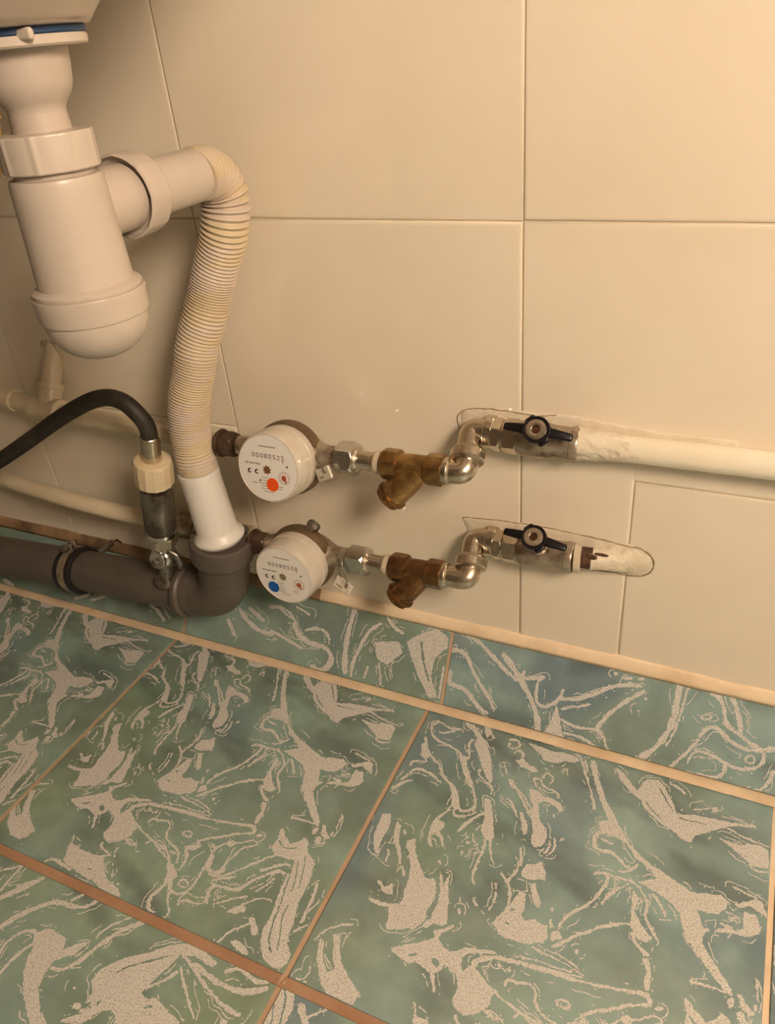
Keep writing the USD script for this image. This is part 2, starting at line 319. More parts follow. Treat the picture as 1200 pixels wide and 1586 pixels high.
# ------------------------------------------------------------------ printed relief of the green tiles
PRINT = """S2.4 27,53 40,73 60,81 83,85 101,93 110,107
P103,99 118,98 123,112 134,129 150,151 153,163 144,161 132,146 119,126
S2 151,158 161,175 169,193 170,209
S1.8 167,199 157,214 148,216 143,210
S1.8 176,211 165,220 150,229 141,229 137,216 139,208
S2.4 25,81 41,110 61,126 77,136 86,149 102,163 118,174
P105,162 120,170 135,189 146,209 141,219 128,211 122,188 111,173
P23,99 30,92 47,112 52,120 45,132 32,122
S1.8 22,155 30,141 47,137 31,122
S2.4 21,192 29,171 38,159 57,158 72,162 93,172
S2.9 16,215 24,199 39,187
S2.1 129,210 125,229 116,247 113,262 115,282 124,303
P110,263 117,250 129,249 135,259 128,270 137,277 150,299 143,295 134,282 121,276 120,287
S2.1 25,44 42,34 66,41 81,35 63,51 44,56
P84,13 105,15 126,34 144,54 162,81 173,106 183,134 180,141 162,122 148,103 139,86 123,66 121,45 108,32 91,24
S2 116,53 113,70 121,101 113,99
S1.9 151,118 166,137 179,143 189,163
P181,173 193,176 205,201 215,226 223,247 219,254 208,256 197,243 195,219 188,197
S2.5 193,202 180,218 168,237 160,256
S1.7 199,225 187,244
S1.6 186,254 188,260 194,268 200,269
S1.9 210,259 212,285 211,308 212,327 218,340
S1.7 219,254 227,279 236,293
P18,274 34,268 42,297 39,319 42,338 46,352 38,350 23,322 20,302
P49,276 60,286 66,308 81,333 92,355 87,354 71,330 58,311 53,296
S1.7 57,336 62,344 63,357
P75,293 76,297 75,300 72,299 69,295 68,290 69,288 72,289
P186,271 186,274 184,276 181,276 179,274 179,272 181,270 184,270
P183,294 184,298 182,300 180,299 178,296 178,293 179,291 181,291
P153,324 154,328 153,330 150,329 148,326 148,322 149,320 151,321
P141,19 143,31 141,37 135,34 129,24 127,12 130,5 136,9
S2.4 137,16 152,35
P84,308 94,297 104,321 120,341 137,359 147,362 153,356 161,365 168,393 163,416 166,429 162,439 154,448 140,455 129,461 116,466 111,460 110,446 102,431 85,434 69,433 63,429 75,427 99,427 118,418 119,407 114,396 114,372 106,349 95,328 85,320
P159,344 164,346 172,364 173,354 173,347 176,347 188,379 197,405 202,423 196,427 182,428 173,440 167,440 168,428 174,423 173,412 175,396 171,374
P64,395 72,395 81,404 87,395 91,390 101,408 92,412 84,411
P209,375 210,379 209,381 207,380 205,377 204,373 205,371 207,372
P215,395 215,399 214,401 212,401 209,397 209,393 210,390 212,391
S1.5 226,367 236,375
S2.1 90,369 94,357 103,370
P122,484 134,489 147,480 166,468 184,456 190,449 185,439 201,429 212,418 215,422 200,436 196,447 212,459 220,462 233,454 242,445 269,438 291,432 293,434 273,442 250,451 242,460 244,472 251,481 257,470 259,458 279,445 282,449 267,459 266,469 284,479 303,490 300,501 303,508 294,521 285,532 272,538 263,536 254,533 248,524 252,513 248,499 241,489 229,482 220,482 219,488 214,497 211,499 218,514 223,526 218,526 212,513 203,501 190,497 175,496 167,502 138,494
H197,481 204,477 213,483 212,491 205,488
H162,488 175,481 178,484 167,491
P204,571 210,567 227,563 234,573 241,568 256,567 270,565 286,565 300,582 310,591 326,599 325,604 308,606 286,609 263,605 245,603 230,601 217,595 212,582
H272,591 280,589 282,594 276,595
S1.5 198,549 209,569
S1.9 261,543 279,553 290,556 279,564
S2.1 203,603 223,604 245,606
S2.2 303,490 323,498 346,503 372,508 388,513 401,525
S1.5 346,503 371,514 393,522 405,526
S1.5 339,513 345,502
S1.7 302,518 313,519 326,524
S2 314,476 315,467 331,465 346,461 359,468 361,479 376,494 401,502 412,512 417,524
S1.3 408,466 408,469 406,473 401,475 395,474 392,472 391,468 393,465 398,463 404,463 408,466
P316,451 316,453 315,455 312,455 309,454 309,452 311,450 314,450
P253,566 287,568 304,584 319,595 355,603 366,613 346,615 323,614 293,606 262,604 235,600 217,589 217,572 234,568
S1.5 265,614 298,615 320,617
S1.1 297,538 297,549 303,557
S1.9 317,577 327,588
S1.1 310,568 312,571
P348,595 348,597 347,598 345,598 343,597 342,595 343,594 346,594
S1.9 188,612 199,603 218,601
S2.4 261,468 270,451 297,441 335,436 370,432 406,429 436,425 465,419 490,413 507,412 513,418 494,431 469,446 444,461 428,473
S1.4 306,437 341,433 382,427 415,422
S1.5 407,465 407,469 405,472 400,474 394,474 391,472 390,468 393,465 397,463 403,463 407,465
S2.5 428,473 426,486 415,492 423,503 430,517 430,533
S2 412,491 424,492 436,480
S2.7 401,525 412,537 421,553 422,572 416,590 420,604 430,612 445,615
P400,529 415,529 435,544 431,552 443,570 435,573 421,553
S1.4 461,548 462,552 460,556 455,558 450,557 445,555 444,551 447,547 452,545 457,545 461,548
S2.1 443,570 463,566 471,554 471,540 470,521 469,505 466,482 468,471
P466,506 468,485 473,486 480,510 492,512 505,497 508,506 499,517 478,517
S1.7 452,467 466,472 478,458 505,446 526,436 531,439 516,452 507,470 501,492 500,505
P493,453 494,457 490,461 484,461 480,458 479,453 483,450 488,449
S2.1 483,519 505,516 524,499 537,484 553,468 569,450 584,441
S1.9 498,526 517,515 532,506
S2.2 514,566 506,551 505,536 528,530 550,523 561,505 576,488 590,473 608,469
S1.8 442,570 452,591 464,607 460,615
S2 467,585 485,573 501,571 508,562 504,548
S1.8 524,562 541,549 559,536 571,530
P550,566 562,554 577,544 583,553 567,563
S1.5 560,557 575,541 591,526 613,520
S1.7 570,613 575,597 583,585 596,572 604,560
P593,558 602,557 618,568 623,580 614,581 605,571
P586,604 594,598 615,600 628,611 617,613 603,611
P563,408 579,408 589,417 607,396 617,402 628,421 648,434 655,457 658,484 659,508 665,529 669,550 675,570 689,584 692,598 686,609 671,612 651,605 634,587 627,567 627,547 624,528 619,509 615,482 615,460 613,441 593,445 572,444 560,435
K1.7 605,444 619,471 625,497 632,525 636,552 644,575 659,593
K1.2 619,442 631,470 637,492
K1.1 626,429 638,457 645,483
K1.1 643,517 648,542 659,569 667,587
K1.2 566,418 581,426 603,418
S2.4 567,479 579,471 594,458 610,452
S2.1 587,494 592,476
S1.6 578,516 590,499 597,483
S2.3 671,466 676,489 677,506 679,532
S1.2 689,490 680,517
S1.3 690,534 675,551
S2.1 254,307 267,317 275,328 281,343 282,356 278,373 268,394
S1.7 269,317 273,304 277,292 270,270
P267,394 277,385 283,360 287,343 292,327 302,325 306,341 307,356 304,362 314,370 328,362 339,365 348,363 351,375 355,382 350,394 337,398 328,405 311,407 296,408 282,407 276,398
H283,383 292,383 293,387 286,387
H285,360 294,356 295,361 289,363
P285,289 290,273 304,270 311,262 322,277 327,294 320,291 307,299 296,301 286,298
P304,308 311,302 320,318 330,334 329,342 321,340 313,328
S1.9 257,343 259,358 256,374
S1.1 253,327 255,336
S1.4 337,406 360,409 382,411 400,414 418,419
S0.9 343,400 363,402 380,403 396,407 410,412
S1 314,431 338,425 364,423 381,422 401,420
S2.6 365,393 379,380 396,361 407,352 425,337 450,322
S2.1 365,362 369,348 378,330 392,316 406,296 416,271 420,254 415,243
S1.7 439,260 426,278 421,297
P349,354 353,351 357,365 353,368
P352,336 352,340 350,342 348,342 346,338 346,334 348,331 350,332
P357,372 366,366 376,376 359,388
S1.6 286,518 297,520 311,524
P402,386 402,389 400,391 397,391 396,389 396,386 398,384 401,384
P301,451 301,454 299,456 297,456 295,454 295,451 297,449 300,449
S2.2 184,28 197,24 206,35 195,47 186,35
S1.7 201,56 212,47 219,60 211,73
P211,73 222,64 237,74 251,76 256,84 246,88 231,83 220,84
S2.1 253,103 263,99 273,109 285,114 299,115 306,125
S1.6 253,103 263,119
S1.8 269,93 276,80 286,87 282,102
P252,127 267,124 280,133 295,133 312,136 322,148 317,158 304,146 285,142 274,151 283,173 290,189 302,196 308,211 306,230 294,240 285,235 281,210 274,188 260,175 269,159 257,145
S1.8 218,123 238,145 263,174
S1.6 229,132 250,150 273,176
S3.9 215,122 223,131
P248,177 257,183 269,200 273,219 268,224 260,206 252,191
S1.6 222,160 236,175 248,192
S2.2 313,218 316,232 312,242
S1.4 320,210 324,225 319,244
S1.6 271,249 281,279
P212,18 228,23 250,22 268,27 288,22 310,22 322,28 316,37 298,40 280,53 261,54 249,41 233,32
S2.2 312,17 325,27 338,53 348,73 360,98 371,127
S2.1 332,24 343,51
S1.4 306,60 310,71
S1.7 193,91 203,108
P337,205 336,208 334,210 331,210 329,208 330,206 332,204 335,204
P311,165 311,168 309,170 306,170 304,167 305,164 307,162 309,162
P343,21 351,20 365,57 385,98 405,127 423,151 441,175 462,189 482,200 507,209 525,217 541,223 553,225 574,217 591,214 601,222 600,234 589,247 573,252 559,253 565,267 571,279 585,276 602,263 616,266 625,257 624,241 625,229 641,228 651,246 647,259 632,269 603,274 580,279 570,293 570,303 551,311 542,293 534,269 518,255 500,248 479,242 463,238 477,232 493,221 484,212 467,203 453,199 445,183 430,172 413,169 391,171 384,149 399,140 382,114 363,77 345,36
S2.8 391,171 384,190 393,204 414,202 432,211 449,220
S2.3 396,182 413,185
S2 397,250 414,244 438,243 461,243 476,255 485,269 486,291 494,307 508,323
S2.2 436,231 452,222 460,209
S1.5 452,249 433,272 420,298
P460,255 473,268 469,289 476,301 487,313 502,326 493,335 476,331 466,313 465,294
S1.9 490,252 505,266 514,281
S3 447,321 466,315
P387,20 404,30 418,44 435,60 445,30 466,22 480,36 498,66 506,84 534,77 561,73 599,69 632,61 633,66 600,75 575,88 558,105 539,119 536,134 525,135 505,123 480,112 452,94 444,79 422,65 401,47
K1.3 472,42 490,69 500,83
K1.1 453,80 469,95 484,107
K1 512,92 536,90 557,89
S1.6 568,95 593,85 614,92 634,95 655,97
P569,104 590,110 610,111 629,101 647,100 655,107 657,137 642,143 629,142 611,127 590,116
S1.5 627,143 639,149 657,145
S2.6 487,24 501,27 513,36
S1.3 533,65 548,58 559,52
P572,50 571,54 567,57 563,57 561,54 562,50 566,47 570,47
P516,73 516,75 514,76 512,76 512,75 512,73 514,72 515,72
S1.3 557,204 576,207
S1.7 606,192 623,196 640,199
P606,220 617,218 642,200 652,207 660,229 648,223 634,217 618,225
S1.4 600,239 619,242
S1.4 593,262 611,263
P540,280 570,288 571,303 582,318 593,330 605,344 615,355 617,364 607,363 591,349 577,334 561,319 548,302
P492,359 501,358 507,375 510,401 505,405 499,394 501,377
P511,408 510,411 507,413 505,413 503,412 504,409 506,407 509,407
S2.4 472,328 483,344 498,352
S1.7 562,368 586,365 617,365
P557,393 565,398 573,408 583,416 580,421 568,418 561,413 558,403
P624,360 631,360 635,371 648,377 649,382 640,385 629,376
P622,375 621,381 617,385 614,384 612,379 613,372 616,368 620,369
S1.3 649,330 652,360
P533,420 531,423 526,427 521,428 518,426 520,423 525,419 531,418
P651,370 651,374 649,376 647,375 646,372 647,368 648,366 650,366
P624,386 634,383 639,395 629,400
P41,507 51,500 59,522 74,541 98,558 119,570 116,587 106,595 81,595 57,579 35,553 22,519 30,519 41,544 59,561 65,552 51,529
S1.8 29,563 31,579 20,587
S1.4 16,525 22,508 37,492 62,480"""
PRINT_LOW = """P128,68 149,37 178,7 177,16 159,46 135,74
S2 121,61 120,30 121,11
S1.7 89,33 117,12
S3.7 174,109 184,88 204,63 232,39 268,33 297,9
S2.6 255,25 267,10
P238,95 256,78 294,80 305,96 317,83 336,67 328,94 304,115 304,134 312,156 341,180 366,189 340,200 304,178 275,153 260,130 253,109
S2.4 211,142 208,115 221,98 239,91
S2.9 235,163 238,138 245,116 257,103
S2.9 309,125 338,109 350,81 366,47 399,7
S1.5 341,57 358,26 373,10
P384,116 384,98 406,70 440,45 467,22 490,10 520,8 553,17 550,26 513,22 490,28 481,62 470,91 468,110 489,115 532,104 555,111 459,151 454,130 426,124 414,136 422,149 419,164 377,182 388,170 414,150 403,133
K1.4 405,100 422,78 449,56 472,39
S2.6 494,26 539,45 585,62 629,67
S3.7 521,34 569,40 606,39 646,19
S3.3 574,23 601,12 628,16 641,10
S2.2 470,91 490,72 501,53
S1.7 503,45 520,60 568,96
P396,150 397,154 393,157 387,158 383,156 382,152 385,149 391,148
P369,133 370,135 368,136 366,136 364,135 363,133 364,132 367,132
S3.7 54,619 76,632
S2.5 73,608 90,626
S1.9 106,607 114,616"""
PRINT_STRIP = """S5.2 575,143 602,119 626,92 649,61 667,10
S3.3 621,119 654,117 660,119 651,108
S2.9 652,103 672,62 696,82 702,102
S3.5 700,86 734,95 762,111 789,131 816,142 845,147
S2.5 707,67 736,79 757,89
S3.3 850,138 821,111 797,82 777,45
P695,73 707,44 717,10 681,10 689,40
S3.2 711,45 739,39 764,42 777,45 792,32 814,2
S2.5 711,18 741,22 769,16 783,7
S5.5 911,166 910,130 909,99 902,71 887,41 866,17
S1.9 926,168 921,124 916,84 905,50
S3.5 966,163 987,150 1000,115 1025,101 1046,90 1079,92
S3.4 1000,166 1017,132 1025,105
S2.6 913,5 932,32 957,74
S3.2 959,83 987,103 1009,88 1040,80 1062,83
S2.6 945,27 964,54 1000,48 1038,43 1059,53 1066,80
S2.6 941,5 963,12 1001,19 1008,42
S1.5 1053,66 1053,61 1050,57 1045,56 1041,58 1039,62 1040,66 1043,70 1047,71 1051,69 1053,66
S1.6 972,122 971,118 967,116 962,114 958,115 956,117 957,121 961,123 966,125 970,124 972,122
S3.1 1021,8 1069,14 1085,52
P799,160 798,158 795,156 792,156 790,158 791,161 794,162 798,162
P828,158 825,155 819,153 812,152 809,154 811,157 818,159 825,160
P849,162 847,159 843,157 839,156 836,158 838,161 842,163 847,163
P859,127 859,125 857,124 854,124 853,125 854,128 856,129 858,129
P850,101 850,99 847,97 845,97 844,99 844,101 847,102 849,102
S5.2 231,166 226,136 223,87 229,24
S3.1 310,164 334,145 350,139
S3.5 298,147 271,121 256,84 246,48 246,19
P289,106 344,119 357,98 327,63 300,71
S2.7 307,63 320,18
S2.4 277,22 283,47
S1.9 334,55 338,37
P363,123 394,149 425,165 452,153 455,131 431,102 428,64 449,23 431,18 406,49 385,82
K2.3 397,127 409,87 425,54
S4 465,128 494,126 518,95 541,69 571,32
S4 468,83 477,58 502,55 534,31 559,20
S2.2 453,89 454,24
S3.6 482,173 517,159 558,132 609,100
S6.3 87,100 109,75 139,67 172,65 192,45 175,16 148,15
S3.3 117,92 173,95 181,77
S3 28,72 83,59 113,51
S3 36,130 74,112
S2.1 86,140 122,130
S4.2 -326,60 -298,46 -278,30
S3.6 -293,67 -263,40
S4.5 -91,70 -70,42
S5 -66,102 -31,77 1,65 31,65
S3.8 -37,111 4,91
S3.2 20,126 57,128 90,103
S3.2 -572,23 -528,43
S3.2 -517,31 -474,50
S4.2 -831,23 -798,14"""

def fuzz(poly, amp=0.55, seed=0, step=0.9):
    """grainy outline: resampled and pushed about by noise (millimetres)"""
    poly = poly.segmentize(step)
    def mv(ring):
        p = np.array(ring.coords)
        q = np.c_[p, np.full(len(p), seed * 7.3)]
        d = np.stack([meshkit.fbm(q * 0.42, 3, 11) - 0.5, meshkit.fbm(q * 0.42, 3, 29) - 0.5], 1)
        return p + d * 4.2 * amp
    out = []
    for g in getattr(poly, "geoms", [poly]):
        if g.geom_type != "Polygon":
            continue
        out.append(Polygon(mv(g.exterior), [mv(h) for h in g.interiors]).buffer(0))
    return unary_union(out)

def read_print(txt, seed):
    """traced outlines in half millimetres -> one shapely area in millimetres, with stray grains round the edges"""
    area, cuts, r = [], [], np.random.default_rng(seed)
    for ln in txt.strip().splitlines():
        k, tok = ln[0], ln[1:].split()
        w = 0
        if k in "SK":
            w = float(tok[0]); tok = tok[1:]
        p = np.array([[float(a) / 2 for a in t.split(",")] for t in tok])
        if k in "PH":
            s = Polygon(p).buffer(0).buffer(-0.8).buffer(0.8)
        else:
            if len(p) > 2:
                p = resample(p, max(6, int(LineString(p).length / 2)))
            s = unary_union([LineString(p[i:i + 2]).buffer(w / 2 * (0.55 + 0.9 * meshkit.fbm(np.array([i * 0.35, seed, len(area)]), 2, 5))) for i in range(len(p) - 1)])
        (area if k in "PS" else cuts).append(s)
    a = unary_union(area)
    if cuts:
        a = a.difference(unary_union(cuts))
    a = fuzz(a, seed=seed)
    # grains along the outline and pinholes inside
    dots, pins = [], []
    for g in getattr(a, "geoms", [a]):
        Lh = g.exterior.length
        for s in r.uniform(0, Lh, int(Lh / 5)):
            p = g.exterior.interpolate(s); o = r.normal(0, 1.8, 2)
            dots.append(Point(p.x + o[0], p.y + o[1]).buffer(r.uniform(0.25, 0.7), 2))
    # fine veins that run beside the larger shapes
    for off, wide in ((2.3, 0.42), (4.4, 0.34)):
        for g in getattr(a.buffer(off, 3), "geoms", [a.buffer(off, 3)]):
            for ring in [g.exterior] + list(g.interiors):
                Lr = ring.length
                if Lr < 18:
                    continue
                s = np.arange(0, Lr, 1.5)
                q = np.array([ring.interpolate(x).coords[0] for x in s])
                keep = meshkit.fbm(np.stack([s * 0.055, s * 0 + seed + off, s * 0 + Lr], -1), 3, 31) > 0.58
                q = q + np.stack([meshkit.fbm(np.c_[q * 0.075, q[:, 0] * 0], 2, 51) - 0.5, meshkit.fbm(np.c_[q * 0.075, q[:, 0] * 0], 2, 52) - 0.5], 1) * 10
                for k in range(len(s) - 1):
                    if keep[k] and keep[k + 1]:
                        dots.append(LineString(q[k:k + 2]).buffer(wide * (0.6 + 0.9 * r.random()), 2))
    return unary_union([a] + dots)

PR = read_print(PRINT, 1)
PL = read_print(PRINT_LOW, 2)
PS = read_print(PRINT_STRIP, 3)

def tint(u, v, cool_light=0.4):
    """colour of the glaze at print position u, v (metres): green to blue-grey clouds with dark smoky streaks; cooler light on the right painted in"""
    u, v = np.asarray(u) / T, np.asarray(v) / L
    p = np.stack([u * 3.2, v * 3.2, np.zeros_like(u)], -1)
    a = meshkit.fbm(p, 4, 3); b = meshkit.fbm(p * 1.7 + 9, 4, 17); c = meshkit.fbm(np.stack([u * 2.5 + v * 2, v * 11 - u * 4, u * 0], -1), 4, 41)
    green, teal, grey, dark = (np.array(x) for x in ((0.220, 0.300, 0.215), (0.250, 0.365, 0.320), (0.190, 0.275, 0.310), (0.065, 0.075, 0.085)))
    green, teal = green * (1 - cool_light) + np.array((0.235, 0.320, 0.290)) * cool_light, teal * (1 - cool_light) + np.array((0.285, 0.415, 0.410)) * cool_light
    k = np.clip((a - 0.35) / 0.3, 0, 1)[..., None]
    col = green * (1 - k) + teal * k
    grey = grey * cool_light + np.array((0.195, 0.265, 0.215)) * (1 - cool_light)
    k = np.clip((b - 0.48) / 0.22, 0, 1)[..., None]
    col = col * (1 - k) + grey * k
    s = 0.8 * np.clip((c - 0.60) / 0.12, 0, 1)
    for cu, cv, ru, rv, w in ((0.90, 0.17, 0.13, 0.05, 0.8), (0.87, 0.33, 0.17, 0.07, 0.9), (0.72, 0.64, 0.13, 0.08, 0.45), (0.13, 0.68, 0.12, 0.025, 0.9), (0.42, 0.76, 0.10, 0.06, 0.5), (0.33, 0.9, 0.06, 0.08, 0.7), (0.40, 0.55, 0.07, 0.09, 0.5), (0.62, 0.52, 0.10, 0.10, 0.3), (0.22, 0.06, 0.05, 0.03, 0.6)):
        e = np.exp(-(((u - cu) / ru) ** 2 + ((v - cv) / rv) ** 2))
        s = np.maximum(s * 0.55, 0) if False else s + w * e * (0.45 + 1.1 * c)
    for cu, cv, ru, rv, w, cc in ((0.66, 0.24, 0.10, 0.16, 0.8, (0.33, 0.47, 0.45)), (0.75, 0.42, 0.10, 0.05, 0.7, (0.31, 0.45, 0.44)), (0.50, 0.34, 0.07, 0.10, 0.8, (0.22, 0.30, 0.35)), (0.80, 0.70, 0.20, 0.12, 0.5, (0.29, 0.37, 0.33)), (0.55, 0.93, 0.35, 0.08, 0.6, (0.32, 0.41, 0.34)), (0.22, 0.40, 0.18, 0.14, 0.6, (0.21, 0.315, 0.22)), (0.10, 0.85, 0.12, 0.08, 0.6, (0.30, 0.39, 0.32)), (0.88, 0.10, 0.12, 0.04, 0.7, (0.24, 0.29, 0.32)), (0.45, 0.80, 0.16, 0.06, 0.5, (0.31, 0.42, 0.36))):
        e = (w * np.exp(-(((u - cu + 0.12 * (a - 0.5)) / ru) ** 2 + ((v - cv + 0.12 * (b - 0.5)) / rv) ** 2)))[..., None]
        cc = np.array(cc) * (np.array((0.90, 0.95, 0.85)) * (1 - cool_light) + cool_light)
        col = col * (1 - e) + cc * e
    s = np.clip(s, 0, 1)[..., None] * 0.55
    return col * (1 - s) + dark * s

def glazed_tile(parent, name, w, h, place, pu, pv, turn=False, cool_light=0.4, thick=0.008, label=None):
    """one glazed tile, w by h; place(x, y, up) -> world; pu, pv: where its corner lies on the print"""
    n, m = max(3, int(w / 0.007)), max(3, int(h / 0.007))
    e = 0.0008
    gx, gy = np.linspace(0, w, n), np.linspace(0, h, m)
    X, Y = np.meshgrid(gx, gy, indexing="ij")
    H = np.where((X <= 0) | (X >= w) | (Y <= 0) | (Y >= h), -0.0006, 0.0)
    X = np.clip(X, 0, w); Y = np.clip(Y, 0, h)
    gx2 = np.r_[0, e, gx[1:-1], w - e, w]; gy2 = np.r_[0, e, gy[1:-1], h - e, h]
    X, Y = np.meshgrid(gx2, gy2, indexing="ij")
    H = np.where((X <= 0) | (X >= w) | (Y <= 0) | (Y >= h), -0.0006, 0.0)
    n, m = X.shape
    idx = np.arange(n * m).reshape(n, m)
    F = [np.stack([idx[:-1, :-1].ravel(), idx[1:, :-1].ravel(), idx[1:, 1:].ravel()], 1), np.stack([idx[:-1, :-1].ravel(), idx[1:, 1:].ravel(), idx[:-1, 1:].ravel()], 1)]
    rim = np.r_[idx[:, 0], idx[-1, 1:], idx[-2::-1, -1], idx[0, -2:0:-1]]
    k = len(rim); base = n * m + np.arange(k); j = (np.arange(k) + 1) % k
    F += [np.stack([rim, base, base[j]], 1), np.stack([rim, base[j], rim[j]], 1)]
    px, py, ph = np.r_[X.ravel(), X.ravel()[rim]], np.r_[Y.ravel(), Y.ravel()[rim]], np.r_[H.ravel(), np.full(k, -thick)]
    V = place(px, py, ph)
    F = np.vstack(F)
    a = V[F[0]]; up = place(np.array([0.0]), np.array([0.0]), np.array([1.0]))[0] - place(np.array([0.0]), np.array([0.0]), np.array([0.0]))[0]
    if np.cross(a[1] - a[0], a[2] - a[0]) @ up < 0:
        F = F[:, ::-1]
    path = part(parent, name, (V, F), M["floor_glaze"], smooth=True, label=label)
    u, v = (pu + w - px, pv + h - py) if turn else (pu + px, pv + py)
    UsdGeom.PrimvarsAPI(stage.GetPrimAtPath(path)).CreatePrimvar("tint", Sdf.ValueTypeNames.Color3fArray, "vertex").Set(Vt.Vec3fArray.FromNumpy(tint(u, v, cool_light).astype(np.float32)))
    return path

def relief(tile, area_mm, w, h, place, height=0.00022):
    """the raised grainy print on one tile; area in the tile's own millimetres"""
    a = area_mm.intersection(sbox(0.6, 0.6, w * 1000 - 0.6, h * 1000 - 0.6)).simplify(0.16)
    a = unary_union([g for g in getattr(a, "geoms", [a]) if g.geom_type == "Polygon" and g.area > 0.15])
    if a.is_empty:
        return
    a = affinity.scale(a, 0.001, 0.001, origin=(0, 0))
    v, f = slab(a, height, lambda x, y, hh: place(x, y, hh - 0.00002))
    z = place(np.array([0.0]), np.array([0.0]), np.array([1.0]))[0] - place(np.array([0.0]), np.array([0.0]), np.array([0.0]))[0]
    e = place(np.array([1.0, 0.0]), np.array([0.0, 1.0]), np.zeros(2)) - place(np.zeros(2), np.zeros(2), np.zeros(2))
    if np.cross(e[0], e[1]) @ z < 0:
        f = f[:, ::-1]
    part(tile, "raised_print", (v, f), M["glaze_print"], smooth=False)

# ------------------------------------------------------------------ floor
floor = thing("floor", "green marbled floor tiles with sandy raised veins", kind="structure")
part(floor, "screed", box((XL, YF, -0.05), (XR, 0.10, -0.0045)), M["screed"], smooth=False)
GU, GV = 0.0046, 0.0085                               # joint widths
SH = {-1: (0.053, 0.043), 0: (0.053, 0.043), 1: (0.0, 0.0)}
for r in range(6):
    for c in range(-3, 6):
        xa, xb = X0 + c * T + GU / 2, X0 + (c + 1) * T - GU / 2
        ya, yb = -G - r * L - (GV / 2 if r else 0.0045), -G - (r + 1) * L + GV / 2
        xa, xb, yb = max(xa, XL), min(xb, XR), max(yb, YF)
        if xb - xa < 0.01 or ya - yb < 0.01:
            continue
        w, h = xb - xa, ya - yb
        place = lambda x, y, up, xa=xa, ya=ya: np.stack([xa + x, ya - y, up], -1)
        su, sv = SH.get(c, (0.02, 0.01)) if r == 0 else (0.0, 0.0)
        du, dv = xa - (X0 + c * T), (-G - r * L) - ya
        t = glazed_tile(floor, "floor_tile", w, h, place, du + su * T, dv + sv * L, turn=r % 2 == 1, cool_light=(0.1, 0.1, 0.1, 0.2, 0.9, 0.9, 0.9, 0.9, 0.9)[c + 3])  # bluer columns carry the cooler light of the right side in their glaze
        if r % 2 == 0:
            area = affinity.translate(PR, -(du + su * T) * 1000, -(dv + sv * L) * 1000)
        else:
            turned = affinity.translate(affinity.rotate(PR, 180, origin=(0, 0)), T * 1000, L * 1000)
            if r == 1 and c in (-1, 0, 1):
                top = affinity.translate(PL, (-c) * T * 1000 if c else 0, 0) if c == 0 else None
                if c == 0:
                    cut = turned.difference(sbox(-10, -10, T * 600, 150)).difference(sbox(-10, -10, 400, 40))
                    turned = unary_union([PL.intersection(sbox(-10, -10, T * 1000, 150)), cut])
                if c == 1:
                    turned = unary_union([affinity.translate(PL, -T * 1000, 0).intersection(sbox(0, -5, 120, 40)), turned])
            area = affinity.translate(turned, -du * 1000, -dv * 1000)
        relief(t, area, w, h, place)

def grout(x0, x1, y0, y1, m, seed, top=-0.0012):
    nx, ny = max(2, int(abs(x1 - x0) / 0.006)), max(2, int(abs(y1 - y0) / 0.006))
    if nx < ny: nx = 4
    else: ny = 4
    X, Y = np.meshgrid(np.linspace(x0, x1, nx), np.linspace(y0, y1, ny), indexing="ij")
    Z = top + 0.0009 * (meshkit.fbm(np.stack([X * 130, Y * 130, X * 0 + seed], -1), 3, 8) - 0.5)
    i = np.arange(nx * ny).reshape(nx, ny)
    F = np.vstack([np.stack([i[:-1, :-1].ravel(), i[1:, :-1].ravel(), i[1:, 1:].ravel()], 1), np.stack([i[:-1, :-1].ravel(), i[1:, 1:].ravel(), i[:-1, 1:].ravel()], 1)])
    part(floor, "grout_line", (np.stack([X.ravel(), Y.ravel(), Z.ravel()], 1), F), m, smooth=True)

grout(XL, XR, -G - 0.0065, -G + 0.0075, M["grout_light"], 1, top=0.0012)
for r in range(1, 6):
    grout(XL, XR, -G - r * L - GV / 2 - 0.0006, -G - r * L + GV / 2 + 0.0006, M["grout_rust"], 2 + r)
for c in range(-2, 6):
    x = X0 + c * T
    if x < XR - 0.01:
        grout(x - GU / 2 - 0.0005, x + GU / 2 + 0.0005, YF, -G - 0.004, M["grout_light"] if c == 2 else M["grout_brown"], 20 + c, top=-0.0014)

